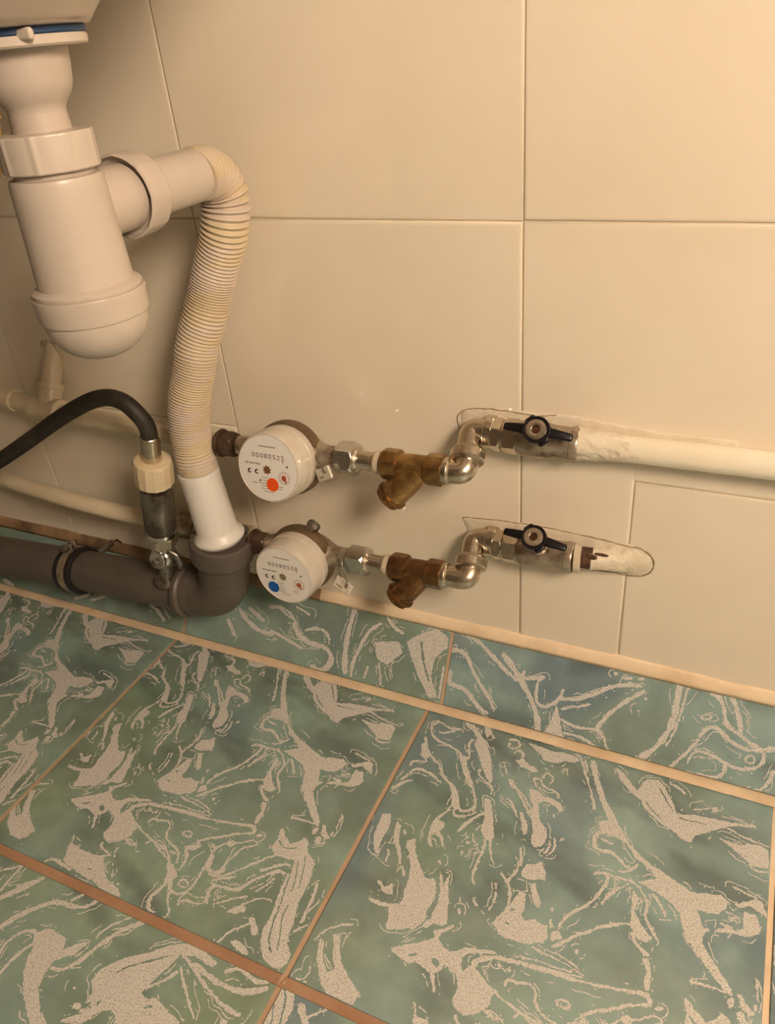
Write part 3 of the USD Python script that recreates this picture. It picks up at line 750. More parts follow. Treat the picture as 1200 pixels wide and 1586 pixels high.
# ------------------------------------------------------------------ tilted skirting tiles over the corner
skirt = thing("baseboard_back", "tilted strip of cut green marbled tiles between wall and floor", kind="structure")
SD = np.array([0, G, STRIP_Z]); WS = np.linalg.norm(SD); SD = SD / WS
SN = np.array([0, -SD[2], SD[1]])
def on_strip(xa, wa):
    o = np.array([xa, -G, 0.0]) + SD * wa
    return lambda x, y, up: o + np.outer(x, [1.0, 0, 0]) + np.outer(y, SD) + np.outer(up, SN)
cuts = [XL, -0.4463, -0.1079, 0.2305, 0.5690, 0.9075, XR]
for k in range(len(cuts) - 1):
    xa, xb = cuts[k] + 0.0016, cuts[k + 1] - 0.0016
    wa, wb = 0.0055, WS - 0.004
    pl = on_strip(xa, wa)
    t = glazed_tile(skirt, "skirting_tile", xb - xa, wb - wa, pl, 0.02 + 0.07 * k, 0.10 + 0.05 * (k % 3), cool_light=(0.2, 0.2, 0.4, 1.0, 1.0, 1.0)[k], thick=0.007)  # right-hand pieces painted bluer for the same cooler light
    if cuts[k] < 0.56 and cuts[k + 1] > -0.3:
        area = affinity.translate(PS, -xa * 1000, -wa * 1000)
    else:
        area = affinity.translate(PR, -10.0, -(60.0 + 50 * (k % 3)))
    if cuts[k] == 0.2305:                                  # the print goes on to the right of the photograph
        area = unary_union([area.intersection(sbox(-1, -1, 318, 200)), affinity.translate(PR, 240, -150).intersection(sbox(318, 0, 400, 200))])
    relief(t, area, xb - xa, wb - wa, pl)
    if k:
        pj = on_strip(cuts[k] - 0.0022, wa)
        part(skirt, "joint", slab(sbox(0, 0, 0.0044, wb - wa), 0.004, lambda x, y, up, pj=pj: pj(x, y, up - 0.0046)), M["grout_brown"], smooth=False)
part(skirt, "mortar", slab(sbox(XL, 0.0, XR, WS - 0.002), 0.004, lambda x, y, up: on_strip(0, 0)(x, y, up - 0.010)), M["screed"], smooth=False)

# bead of sealant along the top of the skirting: clean on the right, shade and dirt painted in brown on the left
def bead(name, xa, xb, n, m, label):
    X = np.linspace(xa, xb, n)
    prof = [(0.0012, 0.0836), (-0.0010, 0.0838), (-0.0024, 0.0820), (-0.0042, 0.0790), (-0.0060, 0.0745), (-0.0060, 0.0700), (0.0, 0.0700)]
    V = []
    for k, (y, z) in enumerate(prof):
        w = meshkit.fbm(np.stack([X * 60, X * 0 + k * 0.35, X * 0], -1), 3, 12) - 0.5
        w2 = meshkit.fbm(np.stack([X * 14, X * 0, X * 0 + 3], -1), 2, 21) - 0.5
        V.append(np.stack([X, np.full(n, y) - (0.0016 * w if 0 < k < 6 else 0), np.full(n, z) + (0.0022 * w + 0.003 * w2 if k < 3 else 0.0006 * w)], 1))
    V = np.stack(V)
    i = np.arange(len(prof) * n).reshape(len(prof), n)
    F = np.vstack([np.stack([i[:-1, :-1].ravel(), i[1:, :-1].ravel(), i[1:, 1:].ravel()], 1), np.stack([i[:-1, :-1].ravel(), i[1:, 1:].ravel(), i[:-1, 1:].ravel()], 1)])
    p = usdkit.mesh(stage, "/World/" + name, (V.reshape(-1, 3), F[:, ::-1]), m, smooth=True)
    tag(p.GetPrim(), label, kind="structure")
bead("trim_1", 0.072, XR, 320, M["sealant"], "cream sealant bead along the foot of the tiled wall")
bead("trim_2", XL, 0.072, 260, M["sealant_shaded"], "sealant bead behind the grey drain pipe with shade and dirt painted in brown")
# ------------------------------------------------------------------ wall lamp (outside the frame, it lights the corner)
lamp = thing("wall_lamp", "round opal wall lamp on the right hand wall", "lamp", (XR, LAMP_AT[1], LAMP_AT[2] - 0.1))
part(lamp, "back_plate", lathe((XR + 0.002, LAMP_AT[1], LAMP_AT[2]), (-1, 0, 0), [(0.075, 0), (0.075, 0.014), (0.060, 0.022), (0.030, 0.026), (0.030, 0.060)], 40), M["chrome"])
part(lamp, "shade", lathe((XR - 0.045, LAMP_AT[1], LAMP_AT[2]), (-1, 0, 0), [(0.165 * math.sin(a), 0.12 - 0.125 * math.cos(a)) for a in np.linspace(0.28, 3.12, 20)], 40), M["lamp_glass"])

# ------------------------------------------------------------------ washbasin and its trap
TX, TY = 0.065, -0.20
sink = thing("sink", "white ceramic washbasin whose underside shows over the blue gasket", "sink", (TX - 0.02, 0.0, 0.80))
SCX, SCY = 0.045, -0.235
def bowl(off):
    V = []
    for k, s in enumerate(np.r_[0, 0.05, 0.08, 0.12, 0.16, 0.22, 0.3, 0.4, 0.52, 0.65, 0.77, 0.88, 0.95, 1.0]):
        q = np.interp(s, [0, 0.05, 0.12, 0.22, 0.40, 0.65, 0.88, 1.0], [0.020, 0.034, 0.046, 0.075, 0.130, 0.195, 0.250, 0.270])
        z = np.interp(s, [0, 0.05, 0.12, 0.22, 0.40, 0.65, 0.88, 1.0], [0.6305, 0.6310, 0.6395, 0.6610, 0.6900, 0.7320, 0.7770, 0.8000])
        rx, ry = q + off, q * (1 - 0.24 * s) + off
        z = z - off * (0.55 if s > 0.04 else 0.62)
        cx, cy = TX + (SCX - TX) * min(1, s * 1.6), TY + (SCY - TY) * min(1, s * 1.6)
        t = np.linspace(0, 2 * np.pi, 72, endpoint=False)
        V.append(np.stack([cx + rx * np.cos(t), np.minimum(cy + ry * np.sin(t), -0.004), np.full(72, z)], 1))
    return V
inner, outer = bowl(0.0), bowl(0.011)
bowl_n = 72
rings = inner + [inner[-1] + np.array([0, 0, 0.008])] + [outer[-1] + np.array([0, 0, 0.008])] + outer[::-1]
nr = len(rings); V = np.vstack(rings); F = []
i = np.arange(72); j = (i + 1) % 72
for k in range(nr):
    A, B = k * 72, ((k + 1) % nr) * 72
    F += [np.stack([A + i, A + j, B + j], 1), np.stack([A + i, B + j, B + i], 1)]
part(sink, "basin", (V, np.vstack(F)[:, ::-1]), M["ceramic"], smooth=45)
part(sink, "drain_ring", lathe((TX, TY, 0.6300), (0, 0, 1), [(0.030, 0), (0.034, 0.003), (0.022, 0.004), (0.022, -0.004)], 40), M["chrome"])

trap = thing("bottle_trap", "white plastic bottle trap hanging from the washbasin drain", "sink trap", (TX, TY, 0.432))
up = (0, 0, 1)
def ax(z): return (TX, TY, z)
part(trap, "gasket", lathe(ax(0.6206), up, [(0.030, 0), (0.0375, 0), (0.0385, 0.0008), (0.0385, 0.0034), (0.0374, 0.0042), (0.030, 0.0042)], 56), M["blue_rubber"], label="blue rubber gasket")
part(trap, "flange", lathe(ax(0.6150), up, [(0.028, 0), (0.0372, 0.0002), (0.0384, 0.0012), (0.0386, 0.0048), (0.0380, 0.0056), (0.030, 0.0056)], 56), M["white_plastic"])
part(trap, "flange_lug", rbox((0.012, 0.004, 0.006), (TX + 0.0316, TY - 0.0233, 0.6210), 0.0015), M["white_plastic"])
part(trap, "strainer_cup", lathe(ax(0.5735), up, [(0.0172, -0.012), (0.0172, 0.0), (0.0165, 0.0090), (0.0169, 0.0118), (0.0186, 0.0145), (0.0212, 0.0175), (0.0234, 0.0212), (0.0245, 0.0250), (0.0257, 0.033), (0.0264, 0.0412), (0.030, 0.0425)], 56), M["old_white_plastic"])
lobes = lambda t, k: 1.0 + 0.030 * np.clip(np.cos(9 * t), 0, 1) ** 6
part(trap, "slip_nut", lathe(ax(0.5520), up, [(0.0225, 0), (0.0278, 0.0004), (0.0284, 0.0012), (0.0284, 0.0195), (0.0278, 0.0208), (0.0180, 0.0215)], 144, rib=lobes), M["white_plastic"])
part(trap, "neck", lathe(ax(0.5440), up, [(0.0242, 0), (0.0242, 0.010)], 48), M["old_white_plastic"])
part(trap, "body", lathe(ax(0.4800), up, [(0.0345, -0.001), (0.0352, 0.0008), (0.0350, 0.0022), (0.0330, 0.0036), (0.0305, 0.0046), (0.0302, 0.012), (0.0285, 0.058), (0.0282, 0.0662), (0.0274, 0.0685), (0.0245, 0.0693)], 64), M["white_plastic"])
cup = [(0.0362, 0.0), (0.0366, -0.0010), (0.0362, -0.0030), (0.0357, -0.0150), (0.0350, -0.0166), (0.0340, -0.0170)]
cup += [(0.0340 * math.cos(a) ** 0.9, -0.0170 - 0.0285 * math.sin(a)) for a in np.linspace(0.06, 1.53, 16)]
part(trap, "cup", lathe(ax(0.4794), up, [(0.0320, -0.0030), (0.0335, -0.0006)] + cup, 64), M["white_plastic"])
OZ = 0.5262
dy = (0, 1, 0)
part(trap, "outlet_stub", lathe((TX, TY + 0.012, OZ), dy, [(0.0212, 0), (0.0212, 0.0405)], 48), M["white_plastic"])
part(trap, "outlet_nut", lathe((TX, -0.1500, OZ), dy, [(0.0218, 0.0050), (0.0246, 0.0040), (0.0256, 0.0), (0.0272, 0.0010), (0.0276, 0.0035), (0.0268, 0.0190), (0.0258, 0.0212), (0.0194, 0.0216)], 108, rib=lambda t, k: 1 + 0.016 * np.clip(np.cos(8 * t), 0, 1) ** 6), M["white_plastic"])
part(trap, "outlet_pipe", lathe((TX, -0.1300, OZ), dy, [(0.0190, 0), (0.0190, 0.060), (0.0176, 0.0612), (0.0170, 0.0640)], 48), M["white_plastic"])

# ------------------------------------------------------------------ corrugated hose
hp = np.array([(0.065, -0.0675, 0.5262), (0.0655, -0.056, 0.5255), (0.0665, -0.0455, 0.5195), (0.0675, -0.0400, 0.5080), (0.0655, -0.0400, 0.4900), (0.0545, -0.0395, 0.4650), (0.0427, -0.0405, 0.4429), (0.0272, -0.0460, 0.4066), (0.0170, -0.0500, 0.3845), (0.0104, -0.0540, 0.3623), (0.0034, -0.0570, 0.3430), (-0.0029, -0.0600, 0.3211), (-0.0058, -0.0622, 0.2932), (-0.0062, -0.0622, 0.2707), (-0.0054, -0.0622, 0.2582)])
hose = thing("corrugated_hose", "cream corrugated drain hose from bottle trap down to grey socket", "hose", (-0.001, -0.062, 0.178))
hq = resample(hp, 900)
hl = np.r_[0, np.cumsum(np.linalg.norm(np.diff(hq, axis=0), axis=1))]
slow = meshkit.fbm(np.stack([hl * 42, hl * 0, hl * 0], -1), 2, 4)          # stretched and squeezed lengths
pitch = 0.0025 + 0.0012 * np.clip((slow - 0.42) * 5, 0, 1) + 0.0026 * np.exp(-((hl - 0.035) / 0.028) ** 2)
ph = np.cumsum(np.gradient(hl) / pitch)
amp = 0.0010 * np.exp(-((hl - 0.035) / 0.03) ** 2) + 0.0006 + 0.0006 * meshkit.fbm(np.stack([hl * 90, hl * 0 + 4, hl * 0], -1), 2, 9)
rad = 0.0187 + amp * np.cos(2 * np.pi * ph) + 0.0006 * (slow - 0.5)
rad = np.where(hl > hl[-1] - 0.010, 0.0192, rad)
part(hose, "corrugation", tube(hq, rad, 40), M["hose_plastic"], smooth=True)
sb, st = np.array((-0.0002, -0.0620, 0.1790)), np.array((-0.0071, -0.0622, 0.2572))
part(hose, "end_sleeve", lathe(sb, st - sb, [(0.0225, -0.004), (0.0262, 0.0), (0.0266, 0.0025), (0.0258, 0.0050), (0.0226, 0.0085), (0.0212, 0.0125), (0.0207, 0.030), (0.0200, 0.072), (0.0205, 0.0735), (0.0203, 0.0785), (0.0188, 0.0795)], 56), M["sleeve_white"], label="smooth white end sleeve")
part(hose, "cuff", lathe(st, st - sb, [(0.0186, -0.002), (0.0190, 0.0), (0.0190, 0.007)], 40), M["old_white_plastic"])

# ------------------------------------------------------------------ grey drain pipe
EL = np.array((-0.0103, -0.062, 0.0981)); SO = np.array((0.0014, -0.062, 0.1800))
def gp(x): return np.array((x, -0.062, 0.0981 + 0.068 * (x + 0.0103)))
drain = thing("drain_pipe", "grey plastic drain pipe with elbow socket along the wall foot", "drain pipe", gp(-0.30))
part(drain, "pipe", tube([gp(XL + 0.005), gp(-0.6), gp(-0.3), gp(-0.063)], 0.0246, 48), M["grey_pvc"])
part(drain, "collar", lathe(gp(-0.066), (1, 0, 0.068), [(0.0252, 0), (0.0304, 0.0008), (0.0316, 0.0030), (0.0316, 0.0075), (0.0300, 0.0095), (0.0282, 0.0102), (0.0284, 0.0150), (0.0276, 0.0200)], 56), M["grey_pvc"])
u = (SO - EL) / np.linalg.norm(SO - EL)
part(drain, "elbow", tube(bend(gp(-0.050), EL, EL + u * 0.050, 0.034, 16), 0.0264, 56), M["grey_pvc"])
part(drain, "socket", lathe(EL + u * 0.034, u, [(0.0265, 0), (0.0272, 0.001), (0.0276, 0.0225), (0.0280, 0.0235), (0.0326, 0.0246), (0.0334, 0.0265), (0.0330, 0.0430), (0.0322, 0.0460), (0.0300, 0.0474), (0.0268, 0.0466), (0.0255, 0.0440), (0.0240, 0.0435)], 64), M["grey_pvc"])

clamp = thing("pipe_clamp", "steel pipe clamp lined with black rubber round grey drain pipe", "pipe clamp", gp(-0.2336) - np.array((0, 0, 0.026)))
d = np.array((1, 0, 0.068))
for x in (-0.2460, -0.2284):
    part(clamp, "rubber_liner", lathe(gp(x), d, [(0.0250, 0), (0.0282, 0.0003), (0.0296, 0.0025), (0.0296, 0.0060), (0.0282, 0.0082), (0.0250, 0.0086)], 48), M["black_rubber"])
part(clamp, "steel_band", lathe(gp(-0.2396), d, [(0.0252, 0), (0.0284, 0), (0.0290, 0.0015), (0.0290, 0.0110), (0.0284, 0.0125), (0.0252, 0.0125)], 48), M["valve_metal"])
c = gp(-0.2341)
part(clamp, "ear", rbox((0.012, 0.003, 0.012), c + (0, -0.003, 0.0335), 0.001), M["valve_metal"])
part(clamp, "ear", rbox((0.012, 0.003, 0.012), c + (0, 0.004, 0.0335), 0.001), M["valve_metal"])
part(clamp, "bolt", cat(lathe(c + (0, -0.009, 0.0355), (0, 1, 0), [(0.0022, 0), (0.0022, 0.020)], 16), hexnut(c + (0, -0.0105, 0.0355), (0, 1, 0), 0.0050, 0.004)), M["dull_steel"])
part(clamp, "wall_stud", lathe(c + (0, 0.024, 0), (0, 1, 0), [(0.004, 0), (0.004, 0.042)], 16), M["dull_steel"])
part(clamp, "screw_foot", cat(lathe(c + (0.012, -0.004, -0.0335), (0, 1, 0), [(0.0022, 0), (0.0022, 0.012)], 12), rbox((0.008, 0.003, 0.008), c + (0.010, 0.0, -0.0315), 0.001)), M["dull_steel"])

# ------------------------------------------------------------------ black hose with its tap standing on the drain pipe
rp = np.array([(-0.0405, -0.0826, 0.2875), (-0.0366, -0.0836, 0.3017), (-0.0352, -0.0853, 0.3139), (-0.0401, -0.0873, 0.3251), (-0.0493, -0.0884, 0.3349), (-0.0630, -0.0892, 0.3393), (-0.0838, -0.0894, 0.3363), (-0.1121, -0.0886, 0.3247), (-0.1502, -0.0875, 0.3051), (-0.1946, -0.0865, 0.2800), (-0.2626, -0.0865, 0.2424), (-0.34, -0.089, 0.198), (-0.43, -0.099, 0.128), (-0.55, -0.11, 0.040), (-0.69, -0.12, 0.012)])
rub = thing("rubber_hose", "black rubber hose arching down to a cream nut and metal coupling", "hose", (-0.0720, -0.0770, 0.13))
part(rub, "hose", tube(resample(rp, 180), 0.0081, 24), M["hose_rubber"], smooth=True)
CB, CT = np.array((-0.0735, -0.0769, 0.1263)), np.array((-0.0366, -0.0836, 0.3017))
cd = (CT - CB) / np.linalg.norm(CT - CB); CL = np.linalg.norm(CT - CB)
def cz(z): return CB + (CT - CB) * (z - 0.1150) / 0.1795
part(rub, "ferrule", lathe(cz(0.2660), cd, [(0.0090, 0), (0.0094, 0.001), (0.0092, 0.010), (0.0094, 0.012), (0.0092, 0.025), (0.0096, 0.027), (0.0088, 0.028)], 32), M["nickel"], label="crimped steel ferrule")
part(rub, "nut", lathe(cz(0.2385), cd, [(0.0120, 0), (0.0178, 0.0003), (0.0186, 0.0020), (0.0188, 0.0240), (0.0178, 0.0272), (0.0150, 0.0285), (0.0095, 0.0285)], 96, rib=lambda t, k: 1 + (0.035 * np.clip(np.cos(14 * t), 0, 1) if 0 < k < 4 else 0)), M["cream_nut"], label="ribbed cream plastic nut")
tap = thing("washing_tap", "small stained metal tap and check valve under the cream nut", "tap", cz(0.104))
part(tap, "thread", lathe(cz(0.2300), cd, [(0.0125, 0), (0.0125, 0.011)], 32), M["dirty_metal"])
part(tap, "body", lathe(cz(0.1790), cd, [(0.0148, 0), (0.0160, 0.0008), (0.0163, 0.0025), (0.0164, 0.0500), (0.0160, 0.0530), (0.0135, 0.0545)], 48), M["dirty_metal"], label="blackened metal barrel")
part(tap, "band", lathe(cz(0.1728), cd, [(0.0150, 0), (0.0163, 0.0004), (0.0165, 0.0018), (0.0162, 0.0055), (0.0150, 0.0062)], 48), M["chrome"])
part(tap, "hex", hexnut(cz(0.1590), cd, 0.0165, 0.0132, 0.0012, phase=0.4), M["nickel"])
part(tap, "stem", lathe(cz(0.1490), cd, [(0.0092, 0), (0.0096, 0.0045), (0.0092, 0.0110)], 32), M["chrome"])
bc = cz(0.1395)
part(tap, "ball", lathe(bc - cd * 0.0135, cd, [(0.0135 * math.sin(a) + 0.0008, 0.0135 - 0.0135 * math.cos(a)) for a in np.linspace(0.25, 2.9, 18)], 40), M["chrome"])
fv = np.array((0.10, -0.95, 0.25)); fv /= np.linalg.norm(fv)
part(tap, "disc", lathe(bc + fv * 0.0100, fv, [(0.0095, 0), (0.0100, 0.0010), (0.0098, 0.0032), (0.0085, 0.0042), (0.0030, 0.0036), (0.0022, 0.0030)], 36), M["chrome"])
part(tap, "lever", tube([bc + (0.010, -0.002, 0.010), bc + (0.018, -0.001, 0.006), bc + (0.021, 0.0, -0.004), bc + (0.017, 0.002, -0.012)], [0.0042, 0.0040, 0.0038, 0.0030], 14), M["dull_steel"])
part(tap, "nipple", lathe(cz(0.1030), cd, [(0.0135, 0), (0.0135, 0.003), (0.0072, 0.0045), (0.0076, 0.0200), (0.0070, 0.0280)], 32), M["dull_steel"])

# ------------------------------------------------------------------ painted pipes on the left
nl = np.array((0.0140, -0.0435, 0.2800))
tee = np.array((-0.2256, -0.034, 0.2836))
hw = thing("water_pipe", "cream painted pipe from corner tee to the orange dotted meter", "pipe", tee + (0.1, 0, -0.012))
part(hw, "pipe", tube(resample([tee + (0.014, 0, -0.0008), (-0.15, -0.0325, 0.2795), (-0.0653, -0.0310, 0.2738), (-0.032, -0.0312, 0.2718), (-0.010, -0.0350, 0.2748), nl], 40), 0.0101, 32), M["pipe_paint"])
hw2 = thing("water_pipe", "cream painted pipe running left from the tee near hose bend", "pipe", (-0.45, -0.028, 0.277))
part(hw2, "pipe", tube([tee + (-0.014, 0.002, 0), (-0.3108, -0.0240, 0.2872), (-0.55, -0.018, 0.283), (XL + 0.005, -0.018, 0.275)], 0.0105, 32), M["pipe_paint"])
part(hw2, "coupling", lathe((-0.280, -0.0275, 0.2862), (-1, 0.11, 0.04), [(0.0108, 0), (0.0128, 0.001), (0.0128, 0.022), (0.0108, 0.023)], 32), M["pipe_paint"])
tf = thing("pipe_tee", "cream painted tee fitting with branch rising into wall behind trap", "pipe fitting", tee - (0, 0, 0.014))
wt = np.array((-0.2325, 0.004, 0.3370)); td = (wt - tee) / np.linalg.norm(wt - tee)
hd = np.array((1, -0.05, -0.03)); hd /= np.linalg.norm(hd)
part(tf, "run", lathe(tee - hd * 0.021, hd, [(0.0108, 0), (0.0140, 0.0012), (0.0142, 0.0080), (0.0128, 0.0110), (0.0128, 0.0310), (0.0142, 0.0340), (0.0140, 0.0410), (0.0108, 0.0420)], 36), M["pipe_paint"])
part(tf, "branch", lathe(tee, td, [(0.0125, 0), (0.0128, 0.0200), (0.0142, 0.0220), (0.0140, 0.0290), (0.0108, 0.0300), (0.0105, 0.0760)], 36), M["pipe_paint"])
part(tf, "wall_ring", lathe((-0.2325, 0.001, 0.3365), (0, -1, 0), [(0.016, 0), (0.0158, 0.0012), (0.012, 0.0016)], 28, rib=lambda t, k: 1 + 0.06 * np.sin(3 * t + 1)), M["plaster_dirty"])
cw = thing("water_pipe", "cream painted pipe above the grey drain behind blackened tap", "pipe", (-0.2, -0.042, 0.16))
cr = np.array((-0.0300, -0.045, 0.1663))
part(cw, "pipe", tube(resample([(XL + 0.005, -0.022, 0.190), (-0.3665, -0.0260, 0.1702), (-0.1334, -0.0300, 0.1572), (-0.1000, -0.0210, 0.1500), (-0.0700, -0.0160, 0.1468), (-0.0200, -0.0155, 0.1500), (0.0060, -0.0210, 0.1570), (0.0220, -0.0370, 0.1660), (0.0330, -0.0448, 0.1680)], 120), 0.0099, 32), M["pipe_paint"])
part(cw, "coupling", lathe((-0.0960, -0.0198, 0.1494), (1, 0.16, -0.1), [(0.0100, 0), (0.0140, 0.0015), (0.0150, 0.004), (0.0150, 0.020), (0.0140, 0.0225), (0.0100, 0.024)], 36), M["valve_metal"], label="bare metal coupling")
wp = thing("wall_plug", "dark rusty plug hole in the wall above the drain pipe", "wall plug", (-0.226, 0.0, 0.0815))
part(wp, "rim", lathe((-0.226, 0.0005, 0.0815), (0, -1, 0), [(0.0075, 0), (0.0070, 0.0012), (0.0045, 0.0014), (0.0040, 0.0004)], 24, rib=lambda t, k: 1 + 0.12 * np.sin(2 * t) + 0.07 * np.sin(5 * t)), M["rust_hole"])

# ------------------------------------------------------------------ brass stub beside the trap
bh = thing("faucet_hose", "brass coloured faucet hose just left of the trap neck", "hose", (-0.088, -0.120, 0.58))
part(bh, "tube", tube(resample([(-0.105, -0.022, 0.76), (-0.085, -0.035, 0.70), (-0.068, -0.085, 0.64), (-0.067, -0.115, 0.61), (-0.0705, -0.12, 0.575), (-0.082, -0.12, 0.545), (-0.12, -0.12, 0.52), (-0.20, -0.11, 0.50)], 60), 0.0065, 20), M["brass_shiny"], smooth=True)
part(bh, "collar", lathe((-0.0690, -0.12, 0.588), (-0.06, 0, -1), [(0.0066, 0), (0.0080, 0.001), (0.0080, 0.012), (0.0066, 0.013)], 24), M["brass_shiny"])

# ------------------------------------------------------------------ the two metered runs
def line(p, q):
    p, q = np.array(p, float), np.array(q, float)
    return lambda x: p + (q - p) * (x - p[0]) / (q[0] - p[0])

def meter(name, label, A, cx, tilt, yaw, sticker, sp, digits, left_nut, hexx, colour_nut, flip):
    """A: the run's axis. Body on the run, counter facing the room."""
    c = A(cx) - np.array((0, 0, 0.0048))
    n = np.array((math.sin(yaw), -math.cos(yaw) * math.cos(tilt), math.sin(tilt))); n /= np.linalg.norm(n)
    e1 = np.array((1.0, 0, 0)) * 1.0; e1 = e1 - n * (e1 @ n); e1 /= np.linalg.norm(e1)
    e2 = np.cross(n, e1) * -1.0
    if e2[2] < 0: e2 = -e2
    t = thing(name, label, "water meter", c - (0, 0, 0.034))
    part(t, "pipe_body", lathe(A(cx - 0.058), A(1) - A(0), [(0.0095, 0), (0.0100, 0.012), (0.0130, 0.024), (0.0190, 0.040), (0.0190, 0.076), (0.0122, 0.090), (0.0102, 0.096), (0.0100, 0.116)], 36), M["valve_metal"])
    part(t, "case_ring", lathe(c - n * 0.004, n, [(0.028, 0), (0.0342, 0.002), (0.0354, 0.006), (0.0354, 0.0115), (0.0344, 0.0140), (0.0320, 0.0146)], 64), M["meter_ring"], label="brown outer ring")
    part(t, "case", lathe(c + n * 0.0095, n, [(0.0322, 0), (0.0334, 0.003), (0.0332, 0.010), (0.0326, 0.0105), (0.0326, 0.0125), (0.0330, 0.0130), (0.0327, 0.0275), (0.0319, 0.0310), (0.0308, 0.0318), (0.0302, 0.0306)], 64), M["meter_case"], label="clear grey plastic case")
    dial = part(t, "dial", lathe(c + n * 0.0395, n, [(0.0290, 0), (0.0303, 0.0002), (0.0303, 0.0010), (0.0297, 0.0014)], 64), M["dial_white"], label="white printed dial")
    f0 = c + n * 0.04085
    place = lambda x, y, h: f0 + np.outer(x, e1) + np.outer(y, e2) + np.outer(h, n)
    def put(nm, poly, m, h=0.00018, label=None):
        part(dial, nm, slab(poly, h, place), M[m], smooth=False, label=label)
    def word(nm, s, x, y, h, m):
        tm = meshkit.text_mesh(s, h, 0.0002)
        w = tm.bounds[1, 0] - tm.bounds[0, 0]
        v = tm.vertices
        part(dial, nm, (place(v[:, 0] - w / 2 + x, v[:, 1] + y, v[:, 2]), tm.faces), M[m], smooth=False)
    k = 0.001
    # counter digits in their small windows
    for q, ch in enumerate(digits):
        x = (-15.2 + q * 4.35) * k
        word("digit", ch, x, 9.2 * k, 4.0 * k, "ink" if q < 5 else "ink_brown")
    put("pointer", Polygon([(3 * k, 7.8 * k), (4.6 * k, 7.8 * k), (3.8 * k, 6.6 * k)]), "ink_grey")
    put("pointer", Polygon([(15.0 * k, 8.2 * k), (16.6 * k, 8.2 * k), (15.8 * k, 6.8 * k)]), "ink")
    put("maker_line", sbox(-9 * k, 19.2 * k, 9 * k, 20.6 * k), "ink_grey")
    put("maker_line", sbox(-24 * k, 2.2 * k, -20 * k, 3.9 * k), "ink_grey"); put("maker_line", sbox(-19.4 * k, 2.2 * k, -14 * k, 3.9 * k), "ink_grey"); put("maker_line", sbox(-13.4 * k, 2.2 * k, -8 * k, 3.9 * k), "ink_grey")
    for cx2 in (-19.5, -12.0):                            # two round approval marks
        ringp = Point(cx2 * k, -4.4 * k).buffer(2.2 * k, 12).difference(Point((cx2 + 0.5) * k, -4.4 * k).buffer(1.2 * k, 10))
        put("approval_mark", ringp.difference(sbox((cx2 + 0.8) * k, -5.6 * k, (cx2 + 3.5) * k, -3.2 * k)), "ink")
    star = Polygon([((4.6 if q % 2 == 0 else 2.9) * k * math.cos(q * math.pi / 8 + 0.2) - 1.0 * k, (4.6 if q % 2 == 0 else 2.9) * k * math.sin(q * math.pi / 8 + 0.2) - 1.6 * k) for q in range(16)])
    put("flow_star", star, "ink_brown" if sticker == "orange" else "ink_olive", 0.0004, label="toothed flow indicator wheel")
    gx, gy = 16.5 * k, -7.0 * k                           # small round pointer gauge
    put("gauge_ring", Point(gx, gy).buffer(6.0 * k, 16).difference(Point(gx, gy).buffer(5.5 * k, 16)), "ink_grey")
    for q in range(10):
        a = q * math.pi / 5
        put("gauge_mark", sbox(-0.35 * k, -0.6 * k, 0.35 * k, 0.6 * k) if False else affinity.translate(sbox(-0.4 * k, -0.4 * k, 0.4 * k, 0.4 * k), gx + 4.5 * k * math.cos(a), gy + 4.5 * k * math.sin(a)), "ink_red")
    put("gauge_needle", unary_union([Point(gx, gy).buffer(2.5 * k, 8), Polygon([(gx - 2 * k, gy), (gx + 2 * k, gy), (gx + 2.6 * k, gy - 4.8 * k)])]), "ink_red", 0.0005)
    put("print_dot", Point(20 * k, 3.8 * k).buffer(0.9 * k, 6), "ink"); put("print_dot", Point(-8.6 * k, -12.2 * k).buffer(0.9 * k, 6), "ink")
    for (x, y, w) in ((-14, -15, 6), (-4, -9.2, 7), (-4, -12.0, 4), (-4.5, -14.5, 7), (-4, -17, 8), (-3.5, -19.6, 9), (0, -22.0, 11), (12, -15.6, 6), (12, -18, 5), (-9, -14.6, 3)):
        put("print_line", sbox((x - w / 2) * k, (y - 0.4) * k, (x + w / 2) * k, (y + 0.4) * k), "ink_grey")
    put("sticker", Point(sp[0] * k, sp[1] * k).buffer(6.2 * k, 24), "sticker_" + sticker, 0.0003, label="round %s sticker" % sticker)
    # nuts either side
    part(t, "left_nut", hexnut(A(left_nut - 0.0085), A(1) - A(0), 0.0128, 0.0150, 0.0012, phase=0.3), M["old_nut"], label="dark stained hexagon nut")
    part(t, "left_collar", lathe(A(left_nut - 0.0125), A(1) - A(0), [(0.0105, 0), (0.0130, 0.0005), (0.0140, 0.0022), (0.0134, 0.0042)], 28), M["old_nut"])
    part(t, "union_nut", hexnut(A(hexx - 0.010), A(1) - A(0), 0.0160, 0.0180, 0.0013, phase=colour_nut), M["chrome"], label="chrome hexagon union nut")
    part(t, "tailpiece", lathe(A(hexx + 0.008), A(1) - A(0), [(0.0105, 0), (0.0086, 0.002), (0.0086, 0.016), (0.0094, 0.017), (0.0094, 0.0225)], 28), M["nickel"])
    part(t, "thread_tape", lathe(A(hexx + 0.0265), A(1) - A(0), [(0.0092, 0), (0.0099, 0.001), (0.0102, 0.003), (0.0099, 0.0065)], 28, rib=lambda tt, kk: 1 + 0.03 * np.sin(5 * tt + kk)), M["tape_white"])
    return t

